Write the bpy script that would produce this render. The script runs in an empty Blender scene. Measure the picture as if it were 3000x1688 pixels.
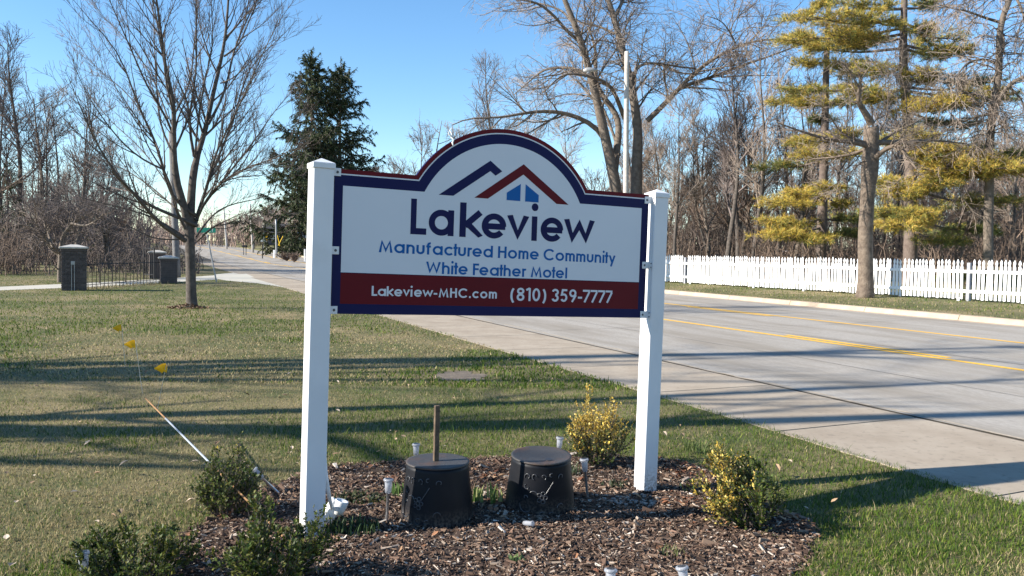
import bpy, math, random
import numpy as np
from mathutils import Matrix, Vector
sc = bpy.context.scene
COL = sc.collection
rng = np.random.default_rng(7)
PI = math.pi

# ---------------------------------------------------------------- camera, light
FPX, PITCH, ROLL, CAMH = 2421.4/1.1647, 0.0439, 0.018, 1.55
cp, sp, cr, sr = math.cos(PITCH), math.sin(PITCH), math.cos(ROLL), math.sin(ROLL)
Rt, Up, Fw = Vector((1,0,0)), Vector((0,sp,cp)), Vector((0,cp,-sp))
cam = bpy.data.cameras.new('camera'); camo = bpy.data.objects.new('camera', cam); COL.objects.link(camo)
r_ = cr*Rt+sr*Up; u_ = -sr*Rt+cr*Up
camo.matrix_world = Matrix(((r_.x,u_.x,-Fw.x,0),(r_.y,u_.y,-Fw.y,0),(r_.z,u_.z,-Fw.z,CAMH),(0,0,0,1)))
cam.sensor_width = 36; cam.lens = 36*2421.4/3000; cam.clip_end = 4000; cam.clip_start = .05
sc.camera = camo
AZ, EL = math.radians(14.5), math.radians(28.5)          # light travels towards +x, a little +y
ldir = Vector((math.cos(AZ)*math.cos(EL), math.sin(AZ)*math.cos(EL), -math.sin(EL)))
w = bpy.data.worlds.new('World'); sc.world = w; w.use_nodes = True
nt = w.node_tree; bg = nt.nodes['Background']
sky = nt.nodes.new('ShaderNodeTexSky'); sky.sky_type = 'NISHITA'; sky.sun_disc = False
sky.sun_elevation = EL; sky.sun_rotation = math.atan2(-ldir.x, -ldir.y)
sky.air_density = 1.0; sky.dust_density = 0.; sky.ozone_density = 3.5
hs = nt.nodes.new('ShaderNodeHueSaturation'); hs.inputs['Saturation'].default_value = 1.14; hs.inputs['Hue'].default_value = .499
nt.links.new(sky.outputs[0], hs.inputs['Color']); nt.links.new(hs.outputs[0], bg.inputs[0]); bg.inputs[1].default_value = .098
sl = bpy.data.lights.new('sun', 'SUN'); so = bpy.data.objects.new('sun', sl); COL.objects.link(so)
sl.energy = 5.0; sl.angle = math.radians(.53); sl.color = (1,.93,.82)
so.rotation_euler = ldir.to_track_quat('-Z','Y').to_euler()
sc.view_settings.view_transform = 'Standard'; sc.view_settings.look = 'None'
sc.view_settings.gamma = 1; sc.view_settings.use_curve_mapping = False
sc.view_settings.exposure = 1.22

# ---------------------------------------------------------------- helpers
def ray(x, y):
    X, Y = x-1288, 724.7-y
    A, B = X*cr-Y*sr, X*sr+Y*cr
    return np.array([A/FPX, cp+B/FPX*sp, -sp+B/FPX*cp])
def at(x, y, d):                       # point seen at (x, y) of the 2576 px wide photo, at distance d along +y
    v = ray(x, y); return v*(d/v[1])+np.array([0,0,CAMH])
def gnd(x, y, z=0.):                   # point of the plane z seen at (x, y)
    v = ray(x, y); return v*((z-CAMH)/v[2])+np.array([0,0,CAMH])
O2, D2, N2 = np.array([2.48,7.12]), np.array([-.4135,.9105]), np.array([.9105,.4135])
def sw(x, y): a, b = x-O2[0], y-O2[1]; return a*D2[0]+b*D2[1], a*N2[0]+b*N2[1]
def xy(s, w): return O2[0]+D2[0]*s+N2[0]*w, O2[1]+D2[1]*s+N2[1]*w
def sstep(a, b, v): t = np.clip((v-a)/(b-a),0,1); return t*t*(3-2*t)
def dip(x, y): return -.050*np.exp(-(((x-1.7)/1.7)**2+((y-5.2)/1.6)**2))
def tz(s, w):
    return tz0(s, w)+dip(O2[0]+D2[0]*np.asarray(s)+N2[0]*np.asarray(w), O2[1]+D2[1]*np.asarray(s)+N2[1]*np.asarray(w))
def tz0(s, w):
    s = np.asarray(s, float); w = np.asarray(w, float)
    h = np.minimum(np.maximum(s-75,0)*.0145, 2.7)
    g = np.where(w > 14.07, .13+np.minimum((w-14.07)*.03,.35), 0)
    return h+g*sstep(13.9,14.07,w)+sstep(60,110,s)*np.clip((w-15)*.09,0,1.5)
def gz(x, y): s, w_ = sw(x, y); return float(tz(s, w_))

def tag(o, label=None, cat=None, group=None, kind=None):
    if label: o['label'] = label
    if cat: o['category'] = cat
    if group: o['group'] = group
    if kind: o['kind'] = kind
    return o
def empty(name, loc, label, cat, group=None, rz=0):
    o = bpy.data.objects.new(name, None); COL.objects.link(o); o.location = tuple(loc)
    o.rotation_euler = (0,0,rz); o.empty_display_size = .1
    return tag(o, label, cat, group)
KIDS = {}
class MB:
    def __init__(s): s.v, s.f, s.m, s.c, s.n = [], [], [], [], 0
    def add(s, v, f, mi=0, col=None):
        v = np.asarray(v, float).reshape(-1,3); f = np.asarray(f, int)
        if len(f) == 0: return s
        s.v.append(v); s.f.append(f+s.n); s.m.append(np.full(len(f), mi)); s.n += len(v)
        if col is not None: s.c.append(np.broadcast_to(np.asarray(col, float), (len(v),3)))
        return s
    def mesh(s, name, mats, smooth=False):
        me = bpy.data.meshes.new(name)
        v = np.concatenate(s.v); me.vertices.add(len(v)); me.vertices.foreach_set('co', v.ravel())
        lt = np.concatenate([np.full(len(f), f.shape[1]) for f in s.f])
        li = np.concatenate([f.ravel() for f in s.f]); me.loops.add(len(li)); me.loops.foreach_set('vertex_index', li)
        me.polygons.add(len(lt)); me.polygons.foreach_set('loop_start', np.concatenate([[0],np.cumsum(lt)[:-1]]))
        me.polygons.foreach_set('loop_total', lt); me.polygons.foreach_set('material_index', np.concatenate(s.m))
        me.polygons.foreach_set('use_smooth', np.full(len(lt), smooth))
        for m in (mats if isinstance(mats,(list,tuple)) else [mats]): me.materials.append(m)
        if s.c:
            c = np.concatenate(s.c); a = me.color_attributes.new('col','FLOAT_COLOR','POINT')
            a.data.foreach_set('color', np.column_stack([c, np.ones(len(c))]).ravel())
        me.update(calc_edges=True)
        return me
    def obj(s, name, mats, parent=None, loc=None, smooth=False):
        return link(name, s.mesh(name, mats, smooth), parent, loc)
def link(name, me, parent=None, loc=None):
    o = bpy.data.objects.new(name, me); COL.objects.link(o)
    if parent is not None: o.parent = parent; KIDS.setdefault(parent.name, []).append(o)
    if loc is not None: o.location = tuple(loc)
    return o
def dup(root, loc, rz, scale, label, group, name=None):
    def cp_(o, par):
        c = o.copy(); COL.objects.link(c); c.parent = par
        for ch in KIDS.get(o.name, []): cp_(ch, c)
        return c
    r = cp_(root, None); r.location = tuple(loc); r.rotation_euler = (0,0,rz); r.scale = (scale,)*3 if not hasattr(scale,'__len__') else scale
    if label: r['label'] = label
    if group: r['group'] = group
    return r
BOXF = np.array([[0,1,3,2],[4,6,7,5],[0,4,5,1],[2,3,7,6],[0,2,6,4],[1,5,7,3]])
def box(mb, x0,y0,z0,x1,y1,z1, mi=0, M=None, tp=0, col=None):
    v = np.array([[x,y,z] for z in (z0,z1) for y in (y0,y1) for x in (x0,x1)], float)
    if tp:
        c = np.array([(x0+x1)/2,(y0+y1)/2,0]); v[4:,:2] = (v[4:]-c)[:,:2]*(1-tp)+c[:2]
    if M is not None: v = v@M[0].T+M[1]
    mb.add(v, BOXF[:, ::-1], mi, col); return mb
def bevbox(mb, x0,y0,z0,x1,y1,z1, b=.003, mi=0, M=None):     # box with chamfered vertical edges and rims
    xs=[(x0+b,y0),(x1-b,y0),(x1,y0+b),(x1,y1-b),(x1-b,y1),(x0+b,y1),(x0,y1-b),(x0,y0+b)]
    cx,cy=(x0+x1)/2,(y0+y1)/2
    def sh(k): return [(x-np.sign(x-cx)*k,y-np.sign(y-cy)*k) for x,y in xs]
    rings=[(sh(b),z0),(xs,z0+b),(xs,z1-b),(sh(b),z1)]
    v=np.array([[x,y,z] for r,z in rings for x,y in r],float)
    if M is not None: v=v@M[0].T+M[1]
    q=[]
    for k in range(3):
        for i in range(8):
            j=(i+1)%8; q.append([k*8+i,k*8+j,k*8+8+j,k*8+8+i])
    n=mb.n; mb.add(v,q,mi)
    for base,rev in ((0,True),(24,False)):
        idx=list(range(base,base+8)); idx=idx[::-1] if rev else idx
        mb.f.append(np.array([idx])+n); mb.m.append(np.array([mi]))
    return mb
def tubes(mb, P, R, n=4, mi=0, cap=False, col=None):
    P = np.asarray(P, float); R = np.asarray(R, float)
    if P.ndim == 2: P = P[None]; R = R[None]
    if R.ndim == 1: R = np.broadcast_to(R, P.shape[:2]) if R.shape[0] == P.shape[1] else np.broadcast_to(R[:,None], P.shape[:2])
    N, k, _ = P.shape
    T = np.gradient(P, axis=1); T /= np.linalg.norm(T, axis=2, keepdims=True)+1e-9
    m = T.mean(1); ref = np.where(np.abs(m[:,2:3]) > .75, np.array([[1.,.13,0]]), np.array([[0,.1,1.]]))[:,None]
    A = np.cross(T, ref); A /= np.linalg.norm(A, axis=2, keepdims=True)+1e-9; B = np.cross(T, A)
    th = np.arange(n)*2*PI/n
    V = P[:,:,None]+R[:,:,None,None]*(np.cos(th)[None,None,:,None]*A[:,:,None]+np.sin(th)[None,None,:,None]*B[:,:,None])
    base = (np.arange(N)*k*n)[:,None,None]; i = (np.arange(k-1)*n)[None,:,None]; j = np.arange(n)[None,None]; j2 = (j+1)%n
    F = np.stack([base+i+j, base+i+n+j, base+i+n+j2, base+i+j2], -1).reshape(-1,4)
    c = None
    if col is not None: c = np.repeat(col, k*n, axis=0)
    n0 = mb.n
    mb.add(V.reshape(-1,3), F, mi, c)
    if cap:
        for a in range(N):
            s0 = n0+a*k*n
            mb.f.append(np.array([list(range(s0,s0+n))])); mb.m.append(np.array([mi]))
            mb.f.append(np.array([list(range(s0+(k-1)*n,s0+k*n))[::-1]])); mb.m.append(np.array([mi]))
    return mb
def resample(pts, k):
    pts = np.asarray(pts, float); d = np.concatenate([[0], np.cumsum(np.linalg.norm(np.diff(pts[:,:3],axis=0),axis=1))])
    t = np.linspace(0, d[-1], k)
    # smooth: Catmull-like by interpolating then box-filtering
    q = np.column_stack([np.interp(t, d, pts[:,i]) for i in range(pts.shape[1])])
    for _ in range(2): q[1:-1] = (q[:-2]+2*q[1:-1]+q[2:])/4
    return q
def grow(P, R, n, t0, t1, ang, ln, k=5, up=0., wig=.12, rr=.5, rmin=.003, tip=.3, g=rng, lt=.5, down=None, wl=True):
    N, K, _ = P.shape
    L = np.linalg.norm(np.diff(P,axis=1),axis=2).sum(1)
    tot = int(n) if n > 50 or not isinstance(n, float) else int(n*N)
    idx = g.choice(N, tot, p=(L/L.sum() if wl else None))
    t = g.uniform(t0, t1, tot); f = t*(K-1); i = np.minimum(f.astype(int), K-2); fr = (f-i)[:,None]
    p = P[idx,i]*(1-fr)+P[idx,i+1]*fr; T = P[idx,i+1]-P[idx,i]; T /= np.linalg.norm(T,axis=1,keepdims=True)+1e-9
    r = R[idx,i]*(1-fr[:,0])+R[idx,i+1]*fr[:,0]
    v = g.normal(size=(tot,3)); v -= (v*T).sum(1)[:,None]*T; v /= np.linalg.norm(v,axis=1,keepdims=True)+1e-9
    a = np.radians(g.normal(ang, ang*.22, tot))[:,None]; d = np.cos(a)*T+np.sin(a)*v
    le = ln*g.uniform(.55,1.25,tot)*(1-lt*t); st = (le/(k-1))[:,None]
    out = [p]; z = np.array([0,0,1.])
    for q in range(k-1):
        d = d+up*z/(k-1)+g.normal(size=(tot,3))*wig; d /= np.linalg.norm(d,axis=1,keepdims=True)
        p = p+d*st; out.append(p)
    P2 = np.stack(out,1); r0 = np.maximum(np.minimum(rr*r, r*.9), rmin)
    R2 = np.maximum(r0[:,None]*np.linspace(1,tip,k)[None], rmin*.8)
    return P2, R2
def lathe(mb, prof, n=24, mi=0, M=None):
    th = np.arange(n)*2*PI/n
    v = np.array([[r*math.cos(t), r*math.sin(t), z] for r,z in prof for t in th])
    if M is not None: v = v@M[0].T+M[1]
    q = [[k*n+i, k*n+(i+1)%n, (k+1)*n+(i+1)%n, (k+1)*n+i] for k in range(len(prof)-1) for i in range(n)]
    mb.add(v, q, mi); return mb
def rotM(rx=0, ry=0, rz=0, t=(0,0,0)):
    from mathutils import Euler
    return (np.array(Euler((rx,ry,rz)).to_matrix()), np.array(t, float))

# ---------------------------------------------------------------- materials
def lin(c): return tuple(((x/255)/12.92 if x <= 10 else ((x/255+.055)/1.055)**2.4) for x in c)
def mat(name, c1, c2=None, scale=8., rough=.7, bump=0., bscale=None, c3=None, s3=1., metal=0., spec=.3, attr=False, world=True, rnd=0., stretch=None, thr=(.35,.65), trans=0., detail=6, thr3=(.5,.62)):
    m = bpy.data.materials.new(name); m.use_nodes = True; t = m.node_tree; N = t.nodes; L = t.links
    b = N['Principled BSDF']; b.inputs['Roughness'].default_value = rough; b.inputs['Metallic'].default_value = metal
    b.inputs['Specular IOR Level'].default_value = spec
    b.inputs['Base Color'].default_value = (*c1,1)
    if world: co = N.new('ShaderNodeNewGeometry').outputs['Position']
    else: co = N.new('ShaderNodeTexCoord').outputs['Object']
    if stretch:
        mp = N.new('ShaderNodeMapping')
        if len(stretch) > 3: mp.vector_type = 'TEXTURE'; mp.inputs['Scale'].default_value = stretch[:3]
        if len(stretch) > 3: mp.inputs['Rotation'].default_value = (0,0,stretch[3])
        L.new(co, mp.inputs[0]); co = mp.outputs[0]
    def noise(s, d=detail):
        n = N.new('ShaderNodeTexNoise'); n.inputs['Scale'].default_value = s; n.inputs['Detail'].default_value = d; n.inputs['Roughness'].default_value = .62
        L.new(co, n.inputs['Vector']); return n.outputs['Fac']
    def ramp(f, a, b_):
        r = N.new('ShaderNodeMapRange'); r.inputs[1].default_value = a; r.inputs[2].default_value = b_; L.new(f, r.inputs[0]); return r.outputs[0]
    def mix(f, a, b_):
        x = N.new('ShaderNodeMix'); x.data_type = 'RGBA'
        L.new(f, x.inputs['Factor'])
        for s_, v in ((x.inputs['A'], a), (x.inputs['B'], b_)):
            if hasattr(v, 'is_linked'): L.new(v, s_)
            else: s_.default_value = (*v,1)
        return x.outputs['Result']
    out = None
    if c2: out = mix(ramp(noise(scale), *thr), c1, c2)
    if c3: out = mix(ramp(noise(s3), *thr3), out if out else c1, c3)
    if attr:
        a = N.new('ShaderNodeVertexColor'); a.layer_name = 'col'
        if out is None: out = a.outputs[0]
        else:
            x = N.new('ShaderNodeMix'); x.data_type='RGBA'; x.blend_type='MULTIPLY'; x.inputs['Factor'].default_value=1
            L.new(out, x.inputs['A']); L.new(a.outputs[0], x.inputs['B']); out = x.outputs['Result']
    if rnd:
        oi = N.new('ShaderNodeObjectInfo'); mr = N.new('ShaderNodeMapRange'); mr.inputs[3].default_value = 1-rnd; mr.inputs[4].default_value = 1+rnd
        L.new(oi.outputs['Random'], mr.inputs[0])
        x = N.new('ShaderNodeVectorMath'); x.operation = 'SCALE'; L.new(mr.outputs[0], x.inputs['Scale'])
        if out is None: x.inputs[0].default_value = c1
        else: L.new(out, x.inputs[0])
        out = x.outputs[0]
    if out is not None: L.new(out, b.inputs['Base Color'])
    if bump:
        bn = N.new('ShaderNodeBump'); bn.inputs['Strength'].default_value = 1; bn.inputs['Distance'].default_value = bump
        L.new(noise(bscale or scale), bn.inputs['Height']); L.new(bn.outputs[0], b.inputs['Normal'])
    if trans:
        tr = N.new('ShaderNodeBsdfTranslucent'); ms = N.new('ShaderNodeMixShader'); ms.inputs[0].default_value = trans
        if out is not None: L.new(out, tr.inputs[0])
        else: tr.inputs[0].default_value = (*c1,1)
        L.new(b.outputs[0], ms.inputs[1]); L.new(tr.outputs[0], ms.inputs[2]); L.new(ms.outputs[0], N['Material Output'].inputs[0])
    return m
RA = math.atan2(D2[1], D2[0])
M = {}
M['asphalt'] = mat('asphalt', (.28,.258,.228), (.38,.352,.315), 60, .95, .002, 180, spec=.04, c3=(.245,.218,.183), s3=1.1, stretch=(5,1,1,RA), thr3=(.42,.66))
M['concrete'] = mat('concrete', (.30,.25,.195), (.375,.32,.255), 1.6, .95, .0015, 120, spec=.04, c3=(.22,.187,.15), s3=14, rnd=.06, thr3=(.55,.75))
M['curbc'] = mat('curb_concrete', (.34,.265,.195), (.42,.335,.25), 3, .85, .002, 60, rnd=.05)
M['drive'] = mat('drive_concrete', (.40,.38,.32), (.48,.45,.38), 2, .85)
M['joint'] = mat('joint_soil', (.06,.05,.04), (.10,.085,.06), 20, .95)
M['yellow'] = mat('yellow_paint', (.78,.44,.05), (.60,.38,.09), 25, .8, spec=.1, thr=(.5,.9))
M['soil'] = mat('lawn_soil', (.07,.085,.025), (.12,.105,.045), 3.5, .95, .02, 30, c3=(.21,.165,.085), s3=.35, thr3=(.45,.6))
M['mulch'] = mat('mulch_bed', (.04,.028,.022), (.085,.062,.05), 40, .95, .02, 60)
M['dirt'] = mat('bare_dirt', (.20,.16,.12), (.13,.105,.08), 12, .95, .01, 40)
M['grass'] = mat('grass_blades', (1,1,1), attr=True, rough=.6, trans=.35, spec=.15)
M['chips'] = mat('mulch_chips', (1,1,1), attr=True, rough=.85, spec=.2)
M['leafc'] = mat('leaf_litter', (1,1,1), attr=True, rough=.8, spec=.2)
M['vinyl'] = mat('white_vinyl', (.68,.69,.71), (.63,.64,.66), 2.5, .5, spec=.15, c3=(.50,.50,.50), s3=.9, thr3=(.55,.8))
M['pfence'] = mat('fence_white_paint', (.88,.88,.87), (.82,.81,.79), 6, .6, rnd=.03)
M['fpost'] = mat('weathered_grey_post', (.24,.25,.28), (.34,.34,.36), 8, .8)
M['navy'] = mat('navy_print', (.006,.008,.058), (.008,.011,.066), 3, .5, spec=.12)
M['maroon'] = mat('maroon_print', (.115,.006,.012), (.10,.006,.011), 3, .5, spec=.12)
M['white'] = mat('white_panel', (.61,.63,.67), (.585,.61,.65), 2, .5, spec=.12)
M['blue'] = mat('blue_print', (.006,.105,.33), (.007,.095,.31), 3, .5, spec=.12)
M['bolt'] = mat('bolt_steel', (.10,.10,.11), None, rough=.45, metal=.6)
M['bark1'] = mat('maple_bark', (.06,.050,.044), (.115,.098,.085), 9, .9, .01, 25, stretch=(1,1,.25))
M['bark2'] = mat('old_tree_bark', (.11,.088,.072), (.19,.158,.128), 5, .9, .03, 14, stretch=(1,1,.2))
M['twig'] = mat('twigs', (.12,.095,.088), (.18,.145,.13), 2, .8)
M['twig_pale'] = mat('pale_twigs', (.28,.225,.18), (.19,.15,.125), 1, .8)
M['twig_brown'] = mat('brown_brush_twigs', (.12,.085,.065), (.21,.155,.12), .35, .85, rnd=.15)
M['twig_dark'] = mat('grey_brush_twigs', (.07,.055,.05), (.15,.12,.105), .3, .85, rnd=.15)
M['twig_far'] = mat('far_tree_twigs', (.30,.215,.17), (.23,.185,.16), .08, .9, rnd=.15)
M['stump'] = mat('pollard_bark', (.10,.075,.058), (.19,.15,.115), 6, .92, .03, 14, stretch=(1,1,.2))
M['pinebark'] = mat('pine_bark', (.10,.075,.065), (.17,.135,.115), 5, .9, .02, 12)
M['needle'] = mat('needles', (1,1,1), attr=True, rough=.7, trans=.12, spec=.15)
M['leaf'] = mat('shrub_leaves', (1,1,1), attr=True, rough=.5, trans=.25, spec=.22)
M['brick'] = mat('dark_brick', (.075,.062,.06), (.105,.085,.08), 6, .85, rnd=.22)
M['mortar'] = mat('mortar', (.10,.095,.09), (.13,.12,.11), 10, .9)
M['cap'] = mat('stone_cap', (.48,.46,.42), (.36,.35,.32), 8, .8)
M['iron'] = mat('black_iron', (.02,.02,.022), None, rough=.5)
M['blackp'] = mat('black_plastic', (.004,.005,.008), (.010,.010,.013), 6, .5, c3=(.05,.036,.028), s3=5, spec=.2, thr3=(.74,.88))
M['relief'] = mat('highlit_relief', (.07,.072,.08), (.035,.036,.042), 20, .3, spec=.6)  # lighter grey paints silvery highlights onto the raised scrolls
M['rust'] = mat('rusty_lid', (.045,.043,.043), (.10,.052,.032), 5, .6, .002, 60, thr=(.5,.72), spec=.4)
M['wood'] = mat('weathered_wood', (.15,.105,.07), (.07,.05,.035), 30, .85, .002, 60, stretch=(1,1,.15))
M['polew'] = mat('pale_pole_wood', (.50,.475,.44), (.38,.355,.32), 10, .85, stretch=(1,1,.1))
M['poled'] = mat('dark_pole_wood', (.12,.12,.13), (.19,.18,.17), 8, .85, stretch=(1,1,.1))
M['galv'] = mat('galvanised', (.38,.38,.37), (.30,.30,.30), 10, .45, metal=.3)
M['steel'] = mat('brushed_steel', (.5,.5,.52), None, rough=.3, metal=.8)
M['clear'] = mat('clear_plastic', (.62,.64,.68), (.45,.47,.52), 60, .12, spec=.7, trans=.6)
M['whitep'] = mat('white_plastic', (.78,.78,.77), (.66,.66,.65), 20, .5)
M['dark'] = mat('black_cell', (.02,.02,.025), None, rough=.3)
M['flagy'] = mat('yellow_flag', (.88,.46,.01), None, rough=.5, trans=.4)
M['wire'] = mat('flag_wire', (.5,.48,.45), None, rough=.4, metal=.5)
M['rod'] = mat('rusty_rod', (.30,.17,.08), (.20,.11,.05), 20, .8)
M['rodw'] = mat('grey_rod', (.30,.33,.37), None, rough=.5)
M['pebble'] = mat('pebbles', (.32,.30,.27), (.18,.165,.15), 15, .7, rnd=.2)
M['green_sign'] = mat('green_sign', (.0,.14,.10), None, rough=.5)
M['signy'] = mat('yellow_sign', (.8,.5,.0), None, rough=.5)
M['signw'] = mat('pale_sign', (.45,.5,.52), None, rough=.6)
M['siding'] = mat('dark_siding', (.03,.032,.05), (.045,.045,.06), 5, .8)
M['roof'] = mat('shingle_roof', (.03,.03,.035), (.05,.045,.045), 4, .9)
M['glass'] = mat('window_glass', (.05,.06,.07), None, rough=.1, spec=.6)
M['car'] = mat('white_car_paint', (.8,.8,.8), None, rough=.25, spec=.6)
M['tyre'] = mat('tyre', (.02,.02,.02), None, rough=.8)

def add_splash(m, z1, col):       # dried soil splashed up the foot of the posts
    t = m.node_tree; N = t.nodes; L = t.links; b = N['Principled BSDF']; src = b.inputs['Base Color'].links[0].from_socket
    g_ = N.new('ShaderNodeNewGeometry'); sx = N.new('ShaderNodeSeparateXYZ'); L.new(g_.outputs['Position'], sx.inputs[0])
    mr = N.new('ShaderNodeMapRange'); mr.inputs[1].default_value = 0; mr.inputs[2].default_value = z1; mr.inputs[3].default_value = .75; mr.inputs[4].default_value = 0; L.new(sx.outputs['Z'], mr.inputs[0])
    n = N.new('ShaderNodeTexNoise'); n.inputs['Scale'].default_value = 70; n.inputs['Detail'].default_value = 5; L.new(g_.outputs['Position'], n.inputs['Vector'])
    r = N.new('ShaderNodeMapRange'); r.inputs[1].default_value = .42; r.inputs[2].default_value = .62; L.new(n.outputs['Fac'], r.inputs[0])
    mu = N.new('ShaderNodeMath'); mu.operation = 'MULTIPLY'; L.new(mr.outputs[0], mu.inputs[0]); L.new(r.outputs[0], mu.inputs[1])
    x = N.new('ShaderNodeMix'); x.data_type = 'RGBA'; L.new(mu.outputs[0], x.inputs['Factor']); L.new(src, x.inputs['A']); x.inputs['B'].default_value = (*col,1); L.new(x.outputs['Result'], b.inputs['Base Color'])
add_splash(M['vinyl'], .16, (.16,.12,.09)); add_splash(M['blackp'], .10, (.12,.095,.075))
# ---------------------------------------------------------------- ground
ss = np.concatenate([np.arange(-60,-20,5), np.arange(-20,-9,2.), np.arange(-9,9,.4), np.arange(9,80,2.), np.arange(80,200,8), np.array([200,260,340,500,800,1500])])
ws = np.array([-1200,-500,-250,-120,-70,-45,-30,-20,-14,-10,-7,-5,-4,-3.4,-2.8,-2.3,-1.8,-1.4,-1,-.6,-.3,-.03,.02,.6,1.2,2,7,13.75,13.95,14.1,14.6,15.2,16,17,18.5,20,22,26,32,40,55,80,130,250,500,1200])
S, Wd_ = np.meshgrid(ss, ws, indexing='ij')
Z = tz(S, Wd_); Z = np.where((Wd_ > 0) & (Wd_ < 14.0), Z-.06, Z)
X, Y = xy(S, Wd_)
nI, nJ = S.shape; ii, jj = np.meshgrid(np.arange(nI-1), np.arange(nJ-1), indexing='ij')
F = np.stack([ii*nJ+jj, ii*nJ+jj+1, (ii+1)*nJ+jj+1, (ii+1)*nJ+jj], -1).reshape(-1,4)
g = MB().add(np.stack([X,Y,Z],-1), F[:, :]); tag(g.obj('lawn_ground', M['soil']), kind='structure')
def strip(name, w0, w1, s0, s1, dz, m, parent=None, ds=4, kind='structure', wavy=0):
    s = np.linspace(s0, s1, max(2,int((s1-s0)/ds)+1)); mb = MB()
    if s1 > 200: s = np.concatenate([np.arange(s0,200,4.), [200,260,340,500,800]])
    a = np.stack([*xy(s, w0), tz(s, min(w0,13.8))+dz],-1); b = np.stack([*xy(s, w1), tz(s, min(w1,13.8))+dz],-1)
    n = len(s); i = np.arange(n-1); mb.add(np.concatenate([a,b]), np.stack([i, i+n, i+n+1, i+1],-1))
    o = mb.obj(name, m, parent)
    if kind and parent is None: tag(o, kind=kind)
    return o
strip('road', 1.78, 13.72, -40, 800, .004, M['asphalt'])
strip('road_edge_joint', 1.70, 1.80, -40, 800, -.004, M['joint'])
lines = []
for w0, w1 in ((6.14,6.28),(9.91,10.05)): strip('yellow_line', w0, w1, -40, 260, .008, M['yellow'])
for k in range(-3, 12):
    s0 = k*12.2+3.5
    strip('yellow_dash', 6.39, 6.53, s0, s0+3.6, .008, M['yellow']); strip('yellow_dash', 9.67, 9.81, s0-4.5, s0-.9, .008, M['yellow'])
# concrete shoulder, one slab after the other
sh = strip('concrete_shoulder', -.02, 1.76, -20, 800, -.02, M['joint'])
def slab(parent, s0, s1, w0, w1, z0, z1, m, name):
    mb = MB(); g_ = .011; v = []
    for z in (z0, z1):
        for (s, w_) in ((s0+g_, w0), (s0+g_, w1), (s1-g_, w0), (s1-g_, w1)):
            x, y = xy(s, w_); v.append([x, y, float(tz(s, min(w_,13.8)))+z])
    mb.add(v, BOXF); return mb.obj(name, m, parent)
s_ = -20.3
wj = 2.05
for k in range(44):
    slab(sh, s_, s_+wj, -.02+rng.normal()*.006, 1.715, -.03, .005+rng.normal()*.001, M['concrete'], 'slab'); s_ += wj
slab(sh, s_, 800, -.02, 1.715, -.03, .004, M['concrete'], 'slab')
# far kerb in lengths
kb = strip('kerb', 13.72, 14.0, -20, 400, -.02, M['joint'])
for k in range(40):
    s0 = -18+3*k; mb = MB(); v = []
    for s in (s0+.008, s0+2.992):
        zb_ = float(tz(s, 13))
        for w_, z in ((13.70,-.05),(13.70,.006),(13.88,.012),(13.93,.125),(13.96,.14),(14.10,.145),(14.10,-.05)):
            x, y = xy(s, w_); v.append([x,y,zb_+z])
    n = 7; q = [[i, (i+1)%n, n+(i+1)%n, n+i] for i in range(n)]; mb.add(v, q); mb.f.append(np.array([list(range(n))[::-1]])); mb.m.append(np.array([0])); mb.f.append(np.array([list(range(n,2*n))])); mb.m.append(np.array([0]))
    mb.obj('kerb_stone', M['curbc'], kb)
def crack(name, pts, wdt, m, z, seed):
    g_ = np.random.default_rng(seed); P_ = resample(np.array([(*xy(a,b),0) for a,b in pts]), 40)[:,:2]
    d = np.gradient(P_,axis=0); d /= np.linalg.norm(d,axis=1,keepdims=True); nn = np.stack([-d[:,1],d[:,0]],1)
    P_ = P_+nn*np.cumsum(g_.normal(size=40))[:,None]*.012; w2 = wdt*g_.uniform(.4,1.2,40)[:,None]/2
    zz = np.array([float(tz(*sw(p[0],p[1])))+z for p in P_])[:,None]; v = np.concatenate([np.hstack([P_+nn*w2,zz]), np.hstack([P_-nn*w2,zz])]); k = np.arange(39)
    tag(MB().add(v, np.stack([k+40,k+41,k+1,k],-1)).obj(name, m), kind='structure')
M['tar'] = mat('tar_seal', (.06,.058,.055), (.10,.095,.09), 30, .8)
M['grit'] = mat('sandy_grit', (.42,.35,.27), (.30,.25,.19), 30, .95)
for k,(pts,wd_) in enumerate((([(9,1.8),(9.4,5),(8.8,9),(9.6,13.6)],.018),([(20,1.8),(20.8,6),(20.1,13.6)],.035),([(-4,6.6),(4,6.9),(14,6.5),(26,6.8)],.02),([(34,1.8),(34.5,13.6)],.05),([(50,1.8),(49.5,13.6)],.06),([(-3,3.9),(5,4.1),(12,3.8)],.018))): crack('road_crack', pts, wd_, M['tar'], .0065, 300+k)
for k,(pts,wd_) in enumerate([([(-2.6,.4),(-1.9,1.0),(-1.5,1.6)],.010)]): crack('slab_crack', pts, wd_, M['joint'], .0085, 320+k)
for k in range(7): crack('grit_line', [(-7+k*6,1.83),(-4+k*6,1.86),(-1.4+k*6,1.83)], .07, M['grit'], .0062, 330+k)
for k in range(4): crack('grit_line', [(-2+k*5,13.62),(.5+k*5,13.6),(3+k*5,13.63)], .12, M['grit'], .0062, 340+k)
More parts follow.
